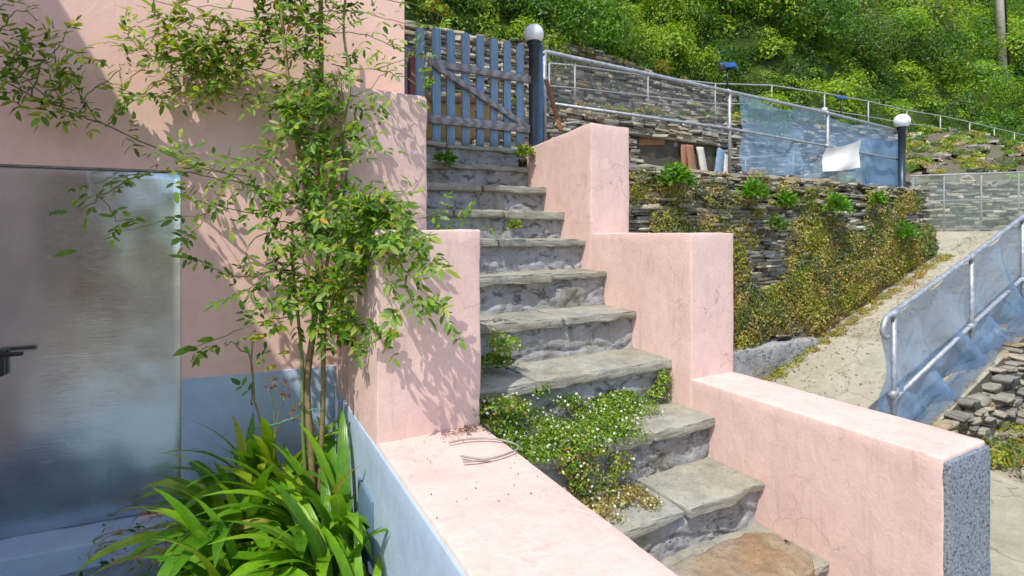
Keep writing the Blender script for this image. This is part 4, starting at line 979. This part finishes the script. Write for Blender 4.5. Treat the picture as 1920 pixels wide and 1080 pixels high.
n = 420; q = rng.normal(0, 1, (n, 2)); pos = np.stack([0.75 + q[:, 0] * .05, 1.745 - np.abs(q[:, 1]) * .025, -.716 + rng.random(n) * .012], 1)
n2 = 45; pos2 = np.stack([rng.uniform(.46, .83, n2), rng.uniform(1.2, 1.76, n2), np.full(n2, -.718)], 1); pos = np.concatenate([pos, pos2]); n += n2
tag(obj('dry_petals', scatter_mesh('dry_petals', DT, pos, rand_unit(n) * [1, 1, .2], np.array([0, 0, 1]) + rng.normal(0, .4, (n, 3)), rng.uniform(.003, .010, n), pick_cols(n, [(.2, .12, .08), (.3, .2, .14), (.12, .08, .05)])), LEAF_A),
    'small brown dry petals scattered on the pink parapet', 'litter', kind='stuff')

# ------------------------------------------------------------------ climbing rose
rose = thing('climbing_rose', 'leafy green climbing rose against the pink house wall', 'rose', on_y(590, 1030, 2.2))
def wy(x): return 2.57 - 0.1066 * (x - 0.443)
canes = []   # (points px, leaf spacing, spray size, sparse)
MAIN = [
 [(588, 1030, 2.2), (586, 850, 2.2), (572, 720, 2.24), (590, 610, 2.28), (600, 470, 2.3), (600, 320, 2.34), (603, 160, 2.38), (600, -80, 2.4)],
 [(594, 1030, 2.19), (606, 780, 2.2), (606, 640, 2.2), (612, 560, 2.18), (590, 430, 2.22), (560, 300, 2.3), (540, 150, 2.36), (520, -60, 2.4)],
 [(584, 1030, 2.21), (566, 800, 2.22), (568, 690, 2.24), (560, 600, 2.26), (545, 470, 2.32)],
 [(604, 660, 2.2), (600, 560, 2.2), (625, 430, 2.2), (655, 330, 2.22), (640, 250, 2.24), (662, 150, 2.28), (640, 60, 2.3), (655, -60, 2.3)]]
MAINR = [0.016, 0.011, 0.009, 0.008]
def SP(*p, dens=1.0, sparse=False, r=0.003):
    p = tuple((u, v, 2.535 if (u < 470 and v < 300) else (2.47 if u < 540 and v < 300 else Y)) for u, v, Y in p)   # upper shoots lie close to the wall
    canes.append((p, dens, sparse, r))
# long cane to the left edge
SP((470, 330, 2.42), (380, 318, 2.44), (300, 280, 2.46), (200, 238, 2.46), (100, 195, 2.46), (0, 150, 2.46), (-70, 120, 2.46), dens=.55, sparse=True, r=.0045)
SP((120, 205, 2.45), (70, 170, 2.42), (20, 120, 2.42), (-20, 60, 2.42), dens=1.0, sparse=True)
SP((150, 218, 2.45), (165, 170, 2.42), (205, 150, 2.42), (228, 118, 2.42), dens=.9, sparse=True)
SP((60, 178, 2.45), (80, 115, 2.42), (110, 85, 2.42), (125, 62, 2.42), dens=.8, sparse=True)
SP((40, 168, 2.45), (20, 190, 2.42), (60, 205, 2.4), (90, 200, 2.4), dens=1.1, sparse=True)
SP((180, 230, 2.45), (140, 150, 2.42), (60, 110, 2.42), (0, 90, 2.42), dens=1.0, sparse=True)
SP((200, 238, 2.45), (240, 190, 2.42), (225, 160, 2.42), dens=1.1, sparse=True)
SP((0, 60, 2.44), (25, 20, 2.44), (50, 20, 2.44), (70, 35, 2.44), dens=.7, sparse=True)
SP((-30, 30, 2.44), (20, 10, 2.44), (40, 0, 2.44), dens=.8, sparse=True)
# lacy shoots, upper left
SP((590, 110, 2.36), (500, 62, 2.34), (420, 60, 2.32), (330, 90, 2.3), (262, 128, 2.3), (222, 172, 2.3), dens=1.0)
SP((560, 150, 2.36), (450, 118, 2.32), (360, 130, 2.3), (285, 160, 2.3), (252, 190, 2.3), dens=1.0)
SP((590, 40, 2.36), (480, 20, 2.32), (380, 10, 2.3), (290, 8, 2.3), (262, -20, 2.3), dens=.8)
SP((560, 220, 2.36), (480, 190, 2.3), (400, 165, 2.28), (350, 180, 2.28), (300, 170, 2.28), dens=1.0)
SP((540, 90, 2.36), (430, 95, 2.3), (380, 60, 2.28), (330, 30, 2.28), (270, 50, 2.28), dens=.9)
SP((520, 40, 2.36), (430, 40, 2.32), (370, 30, 2.32), (300, 60, 2.3), (240, 100, 2.3), dens=.9)
SP((330, 90, 2.3), (290, 110, 2.28), (262, 90, 2.28), (235, 60, 2.28), dens=.9)
SP((360, 130, 2.3), (330, 170, 2.28), (270, 185, 2.26), dens=1.1)
SP((430, 140, 2.3), (400, 120, 2.25), (350, 110, 2.22), dens=1.1)
# over the door
SP((560, 380, 2.3), (480, 350, 2.28), (410, 335, 2.28), (330, 318, 2.28), (250, 330, 2.28), (190, 368, 2.28), (150, 395, 2.28), dens=.75, sparse=True, r=.004)
SP((480, 350, 2.28), (420, 325, 2.25), (350, 300, 2.24), (310, 278, 2.24), dens=1.0)
SP((550, 420, 2.3), (470, 400, 2.26), (400, 385, 2.24), (350, 372, 2.24), dens=.8, sparse=True)
SP((420, 392, 2.25), (340, 405, 2.24), (290, 418, 2.24), (225, 432, 2.24), (190, 440, 2.24), dens=.28, sparse=True, r=.002)
SP((420, 340, 2.26), (400, 380, 2.22), (370, 430, 2.2), (350, 445, 2.2), dens=.8, sparse=True)
SP((190, 368, 2.28), (205, 395, 2.27), (220, 415, 2.27), dens=.6, sparse=True)
SP((470, 345, 2.28), (430, 365, 2.2), (425, 400, 2.2), dens=.9, sparse=True)
SP((280, 325, 2.28), (220, 330, 2.26), (180, 345, 2.26), dens=.9, sparse=True)
SP((540, 500, 2.3), (470, 520, 2.28), (430, 515, 2.28), (378, 498, 2.28), dens=.8, sparse=True)
SP((545, 430, 2.3), (480, 440, 2.24), (460, 470, 2.2), (470, 500, 2.2), dens=.8, sparse=True)
SP((575, 590, 2.27), (520, 595, 2.26), (460, 610, 2.25), (400, 640, 2.25), (358, 652, 2.25), dens=.6, sparse=True)
SP((470, 760, 2.3), (476, 680, 2.3), (440, 640, 2.3), (420, 645, 2.3), dens=.25, sparse=True, r=.004)
SP((500, 860, 2.3), (478, 760, 2.3), (470, 660, 2.3), (482, 630, 2.3), dens=.12, sparse=True, r=.005)
# to the right, towards gate
SP((610, 60, 2.35), (680, 62, 2.32), (740, 90, 2.3), (792, 112, 2.3), dens=.8)
SP((620, 120, 2.35), (700, 132, 2.3), (760, 110, 2.28), (800, 92, 2.28), dens=.8)
SP((600, 20, 2.36), (680, 20, 2.32), (750, 42, 2.3), (802, 52, 2.3), dens=.8)
SP((700, 130, 2.3), (750, 140, 2.28), (790, 165, 2.28), (805, 200, 2.28), dens=.55, sparse=True)
SP((660, -10, 2.32), (720, 0, 2.3), (790, 10, 2.3), (830, 30, 2.3), dens=.7)
SP((640, 200, 2.25), (690, 170, 2.22), (725, 130, 2.22), dens=.8)
# arching in front of the pier
SP((612, 590, 2.15), (650, 500, 1.95), (700, 430, 1.78), (760, 450, 1.66), (805, 488, 1.62), dens=1.5, r=.004)
SP((620, 560, 2.1), (670, 470, 1.9), (730, 470, 1.7), (780, 530, 1.62), (815, 572, 1.6), (836, 598, 1.6), dens=1.1, sparse=True, r=.004)
SP((640, 520, 2.0), (700, 450, 1.8), (750, 500, 1.66), (770, 560, 1.62), (790, 600, 1.6), dens=.9, sparse=True)
SP((630, 480, 2.1), (690, 400, 1.9), (740, 420, 1.75), (790, 450, 1.66), dens=1.4)
SP((620, 450, 2.1), (670, 380, 2.0), (720, 390, 1.85), (760, 430, 1.75), dens=1.4)
SP((640, 460, 2.0), (680, 440, 1.85), (700, 480, 1.75), (735, 540, 1.66), (760, 575, 1.64), dens=.9, sparse=True)
SP((612, 640, 2.15), (650, 590, 2.0), (690, 600, 1.85), (720, 640, 1.78), dens=1.4, r=.004)
SP((620, 620, 2.1), (660, 640, 1.95), (690, 650, 1.85), (730, 622, 1.78), dens=1.2)
SP((690, 420, 2.15), (735, 385, 2.12), (768, 352, 2.12), (782, 338, 2.12), dens=.55, sparse=True, r=.002)
SP((720, 420, 2.1), (790, 408, 2.12), (850, 412, 2.15), (900, 418, 2.18), dens=.6, sparse=True, r=.002)
SP((790, 408, 2.12), (830, 395, 2.1), (875, 405, 2.1), dens=.7, sparse=True, r=.002)
# filling shoots inside the mass
fill = [(540, 110, 90, 100, 2.4, 16), (560, 240, 60, 90, 2.3, 18), (600, 390, 95, 60, 2.2, 13), (600, 545, 70, 55, 2.16, 11), (540, 380, 60, 50, 2.26, 7), (690, 420, 75, 50, 1.95, 20), (625, 180, 32, 150, 2.32, 8), (590, 20, 90, 40, 2.4, 11), (510, 545, 45, 40, 2.25, 6), (620, 300, 50, 60, 2.2, 7), (450, 110, 120, 70, 2.5, 7), (360, 100, 110, 80, 2.5, 15), (60, 130, 80, 60, 2.5, 9)]
for (cu, cv, ru, rv, Y, n) in fill:
    for _ in range(n):
        u = cu + ru * random.uniform(-.8, .8); v = cv + rv * random.uniform(-.8, .8); an = random.uniform(0, 6.28); l = random.uniform(40, 85); dv = random.uniform(-.16, .05)
        SP((u, v, Y + .04), (u + l * .5 * math.cos(an), v + l * .5 * math.sin(an) - 8, Y + dv * .5), (u + l * math.cos(an), v + l * math.sin(an), Y + dv), dens=1.25, r=.0022)
def smooth(P, k=2):
    for _ in range(k):
        Q = [P[0]]
        for a, b in zip(P, P[1:]): Q += [a.lerp(b, .25), a.lerp(b, .75)]
        Q.append(P[-1]); P = Q
    return P
def safe(p):   # keep shoots clear of the wall and of the stair wall
    p = p.copy()
    if p.x < 0.72: p.y = min(p.y, wy(p.x) - 0.07)
    return p
for P_, r_ in zip(MAIN, MAINR): tube('cane', [on_y(*p) for p in P_], r_, CANE if r_ > .01 else CANEG, rose, 7, r_ * .6, 2)
LP, LD, LN, LS, LSP = [], [], [], [], []
VV, nvs = [], 0
thin_pts = []
for (P_, dens, sparse, r_) in canes:
    pts = smooth([safe(on_y(*p)) for p in P_]); pts = [p + Vector((random.gauss(0, .004), random.gauss(0, .004), random.gauss(0, .004))) for p in pts]
    if sparse: tube('cane', pts, r_, CANEG if r_ < .0035 else CANE, rose, 5, r_ * .5)
    else: thin_pts.append((pts, r_))
    acc = 0; step = 0.036 / dens; side = 1
    for a, b in zip(pts, pts[1:]):
        seg = (b - a); L = seg.length; acc += L
        while acc > step:
            acc -= step; p = a.lerp(b, random.random()); side = -side; t = seg.normalized()
            o_ = Vector((random.gauss(0, .5), -abs(random.gauss(.35, .35)), random.gauss(.15, .5))); d = (t * random.uniform(.1, .6) + o_.normalized()).normalized()
            d.z -= .15; ln = random.uniform(.055, .095); nl = random.choice((5, 5, 7, 3)); sz = random.uniform(.028, .051)
            nrm = Vector((-.35 + random.gauss(0, .35), -.55 + random.gauss(0, .35), .75 + random.gauss(0, .25))); sd = d.cross(nrm).normalized()
            stems = [(p + d * ln, d, 1.12)]
            for q in range(nl // 2):
                f = .45 + .42 * q / max(1, nl // 2 - 1) if nl > 3 else .6
                for s_ in (-1, 1): stems.append((p + d * ln * f, (d * .45 + sd * s_).normalized(), .9))
            for (pp, dd, k) in stems:
                if pp.y > wy(pp.x) - .015 and pp.x < .72: continue
                LP.append(tuple(pp)); LD.append(tuple(dd + Vector((0, 0, random.gauss(-.12, .2))))); LN.append(tuple(nrm + Vector((random.gauss(0, .2), random.gauss(0, .2), random.gauss(0, .2))))); LS.append(sz * k * random.uniform(.85, 1.15)); LSP.append(sparse)
print('leaflets', len(LP), 'sparse', sum(LSP))
# thin shoots of the dense part, joined
def many_tubes(name, items, mat, parent, kind='stuff'):
    V, F = [], []; loc = parent.location
    for pts, r_ in items:
        b0 = len(V); n = len(pts)
        for i, p in enumerate(pts):
            t = (pts[min(i + 1, n - 1)] - pts[max(i - 1, 0)]).normalized(); s_ = t.cross(Vector((.2, .3, .93))).normalized(); b_ = s_.cross(t); rr = r_ * (1 - .5 * i / n)
            for j in range(4): V.append(tuple(p + (s_ * math.cos(j * 1.5708) + b_ * math.sin(j * 1.5708)) * rr - loc))
        for i in range(n - 1):
            for j in range(4): k = (j + 1) % 4; F.append((b0 + i * 4 + j, b0 + i * 4 + k, b0 + i * 4 + 4 + k, b0 + i * 4 + 4 + j))
    return tag(obj(name, np_mesh(name, V, F, smooth=True), mat, parent), kind=kind)
many_tubes('shoots', thin_pts, CANEG, rose)
idx = [i for i in range(len(LP)) if LSP[i]]; random.shuffle(idx); part_idx = set(idx[:295])
lm = [np_mesh('leaflet', *leaf_template(w_, f_, d_)) for w_, f_, d_ in ((.21, .06, .08), (.25, .04, .12), (.19, .09, .05), (.23, .05, .16))]
for m in lm: m.materials.append(LEAF)
A = lambda L: np.array(L, float)
FR = frames(A(LD), A(LN))
for i in part_idx:
    o = bpy.data.objects.new('leaflet', lm[i % 4]); link(o, rose); M = Matrix(FR[i].tolist()).to_4x4(); o.matrix_local = Matrix.Translation(Vector(LP[i]) - rose.location) @ M @ Matrix.Scale(LS[i], 4)
rest = [i for i in range(len(LP)) if i not in part_idx]
cols = pick_cols(len(rest), [(0.06, 0.15, 0.012), (0.10, 0.22, 0.015), (0.13, 0.26, 0.018), (0.17, 0.29, 0.02), (0.25, 0.33, 0.03)], .2)
hz = A(LP)[rest]; yl = (hz[:, 0] < 0.12) & (hz[:, 0] > -0.62) & (hz[:, 2] > 0.35); k = yl & (rng.random(len(rest)) < .55); cols[k] = pick_cols(int(k.sum()), [(0.26, 0.34, 0.03), (0.33, 0.37, 0.035), (.19, .30, .03)])
k = (rng.random(len(rest)) < .015); cols[k] = pick_cols(int(k.sum()), [(.42, .36, .02), (.36, .2, .03)])
tag(obj('foliage', scatter_mesh('foliage', leaf_template(.20, .06, .1), hz - np.array(rose.location), A(LD)[rest], A(LN)[rest], A(LS)[rest], cols), LEAF_A, rose), kind='stuff')
# a few loose leaves over the door and yellow leaves low on the canes
for i, (u, v, Y, s_, cc) in enumerate(((145, 470, 2.3, .07, 0), (128, 398, 2.3, .05, 0), (215, 408, 2.3, .05, 0), (365, 650, 2.25, .075, 0), (402, 635, 2.25, .06, 0), (372, 655, 2.25, .05, 0), (520, 685, 2.25, .05, 1), (500, 630, 2.25, .07, 1), (535, 620, 2.22, .06, 1), (515, 600, 2.22, .06, 1), (545, 660, 2.22, .05, 1))):
    p = on_y(u, v, Y); o = obj('leaflet', lm[i % 4].copy() if cc else lm[i % 4], None, rose)
    if cc: o.data.materials[0] = m_leaf('yellow_leaf_%d' % i, [(0, (.42, .40, .02)), (1, (.34, .36, .03))])
    o.matrix_local = Matrix.Translation(p - rose.location) @ Matrix(frames(A([(-.8, -.2, -.2 + .2 * (i % 3))]), A([(-.3, -.7, .6)]))[0].tolist()).to_4x4() @ Matrix.Scale(s_, 4)

# ------------------------------------------------------------------ agapanthus bed
def strap_mesh(bend, th0, wid, twist):
    n = 12; V, F = [], []; x = z = 0.0; th = th0
    for i in range(n + 1):
        t = i / n; w_ = wid * (0.62 + 1.3 * t - 1.25 * t * t) * (1 - t ** 6 * .93); tw = twist * t
        for s_, dz in ((-1, .22), (0, 0), (1, .22)):
            V.append((x - math.sin(th) * dz * w_, s_ * w_ * math.cos(tw), z + math.cos(th) * dz * w_ + s_ * w_ * math.sin(tw)))
        x += math.cos(th) / n; z += math.sin(th) / n; th -= bend / n * (0.5 + t * 1.2)
    for i in range(n):
        for j in range(2): F.append((i * 3 + j, i * 3 + j + 1, i * 3 + 4 + j, i * 3 + 3 + j))
    m = np_mesh('leaf', V, F, smooth=True); m.materials.append(STRAP); return m
SM = [strap_mesh(b, R(t), w_, tw) for b, t, w_, tw in ((1.4, 78, .045, .1), (2.0, 74, .050, -.3), (2.6, 80, .045, .3), (1.0, 84, .045, 0), (1.9, 55, .05, .4), (2.4, 66, .055, -.2), (1.5, 45, .05, .2))]
ag = 'agapanthus clumps in the bed'
for (lab, x, y, n, l0, l1, a0, a1, st) in (('agapanthus clump with glossy leaves at the foot of the rose', .26, 2.14, 42, .42, .62, 0, 360, 0), ('tall agapanthus leaves standing against the blue stair wall', .37, 2.0, 26, .45, .68, 80, 280, 1),
    ('agapanthus clump spreading towards the metal door', .06, 2.2, 46, .42, .64, 60, 300, 0), ('sunlit agapanthus clump nearest the parapet corner', .30, 1.78, 46, .38, .60, 0, 360, 0),
    ('shaded agapanthus leaves against the blue house wall', .16, 2.42, 30, .48, .68, 150, 390, 1), ('low agapanthus clump at the front of the bed', .05, 1.86, 36, .38, .58, 100, 330, 0), ('small agapanthus clump close to the dark blue shade panel', .36, 1.56, 24, .34, .50, 60, 300, 0)):
    t = thing('agapanthus', lab, 'agapanthus', (x, y, -1.29), ag)
    for i in range(n):
        o = bpy.data.objects.new('leaf', SM[random.choice((0, 3, 3, 0, 1)) if st else random.choice((0, 1, 2, 3, 4, 5, 6, 0, 1, 3))]); link(o, t); an = R(random.uniform(a0, a1)); rr = random.uniform(0, .06)
        L = random.uniform(l0, l1); ex = x + math.cos(an) * L * .5; ey = y + math.sin(an) * L * .5
        if ex > .47: an = math.pi - an
        if ey > 2.56: an = -an
        o.location = (rr * math.cos(an), rr * math.sin(an), random.uniform(-.01, .03)); o.rotation_euler = (random.gauss(0, .08), random.gauss(0, .08), an); o.scale = (L, L * random.uniform(.75, 1.15), L)
DSM = [strap_mesh(b, R(t), w_, tw) for b, t, w_, tw in ((3.0, 60, .022, .8), (2.4, 40, .025, -.6))]
for m in DSM: m.materials[0] = DRY
for t in [o for o in list(COL.objects) if o.name.startswith('agapanthus')]:
    for i in range(6):
        o = bpy.data.objects.new('dead_leaf', DSM[i % 2]); link(o, t); o.rotation_euler = (0, 0, random.uniform(1.8, 5.0)); L = random.uniform(.25, .42); o.scale = (L, L, L)
# dry flower stalks and weeds by the door
dw = thing('dry_weed', 'thin yellow dry weed stalks sprawling in front of the metal door', 'weed', on_z(330, 1010, -1.29))
for i in range(34):
    b = on_z(random.uniform(300, 480), random.uniform(960, 1060), -1.28); h = random.uniform(.1, .33); a = random.uniform(2.0, 5.2)
    e_ = b + Vector((math.cos(a) * h * .9, math.sin(a) * h * .6, h * random.uniform(.3, .9))); mid = b.lerp(e_, .5) + Vector((0, 0, h * .22))
    tube('stalk', [b, mid, e_, e_ + (e_ - mid) * .3 + Vector((0, 0, -.03))], .0022, DRY, dw, 4, .0012, 1)
pos = np.array([tuple(on_z(random.uniform(150, 520), random.uniform(930, 1075), -1.26)) for _ in range(420)]); pos[:, 2] += np.abs(rng.normal(0, .05, 420))
tag(obj('bed_litter', scatter_mesh('bed_litter', DN, pos, rand_unit(420), rand_unit(420) + [0, 0, 1], rng.uniform(.02, .055, 420), pick_cols(420, DRYP + G_YEL + G_DARK)), LEAF_A), 'dry leaf litter on the soil by the door', 'litter', kind='stuff')
fs = thing('faded_flower_stem', 'faded flower stem with brown heads beside the rose canes', 'flower stem', on_y(505, 900, 2.3))
for i, (u, v) in enumerate(((508, 710), (536, 722), (556, 765))):
    tube('stalk', [on_y(512, 900, 2.3), on_y(516, 790, 2.3), on_y(u, v + 20, 2.28)], .0022, DRY, fs, 5, .0015, 2)
    pos, nr = bush_points(on_y(u, v + 8, 2.28) - fs.location, .022, 40, (.6, .6, 1.2), i, low=-2); a, b = leaf_dirs(nr)
    obj('flower_head', scatter_mesh('flower_head', DN, pos, nr, b, rng.uniform(.012, .024, 40), pick_cols(40, [(.4, .2, .08), (.45, .3, .12), (.3, .12, .08)])), LEAF_A, fs)
tt = thing('garden_tie', 'thin green string tying the rose canes', 'string', on_y(560, 790, 2.2))
tube('string', [on_y(470, 805, 2.32), on_y(540, 790, 2.28), on_y(585, 765, 2.2), on_y(605, 770, 2.19)], .0018, m_plain('green_string', (.02, .3, .18), .5), tt, 5, smooth_path=1)
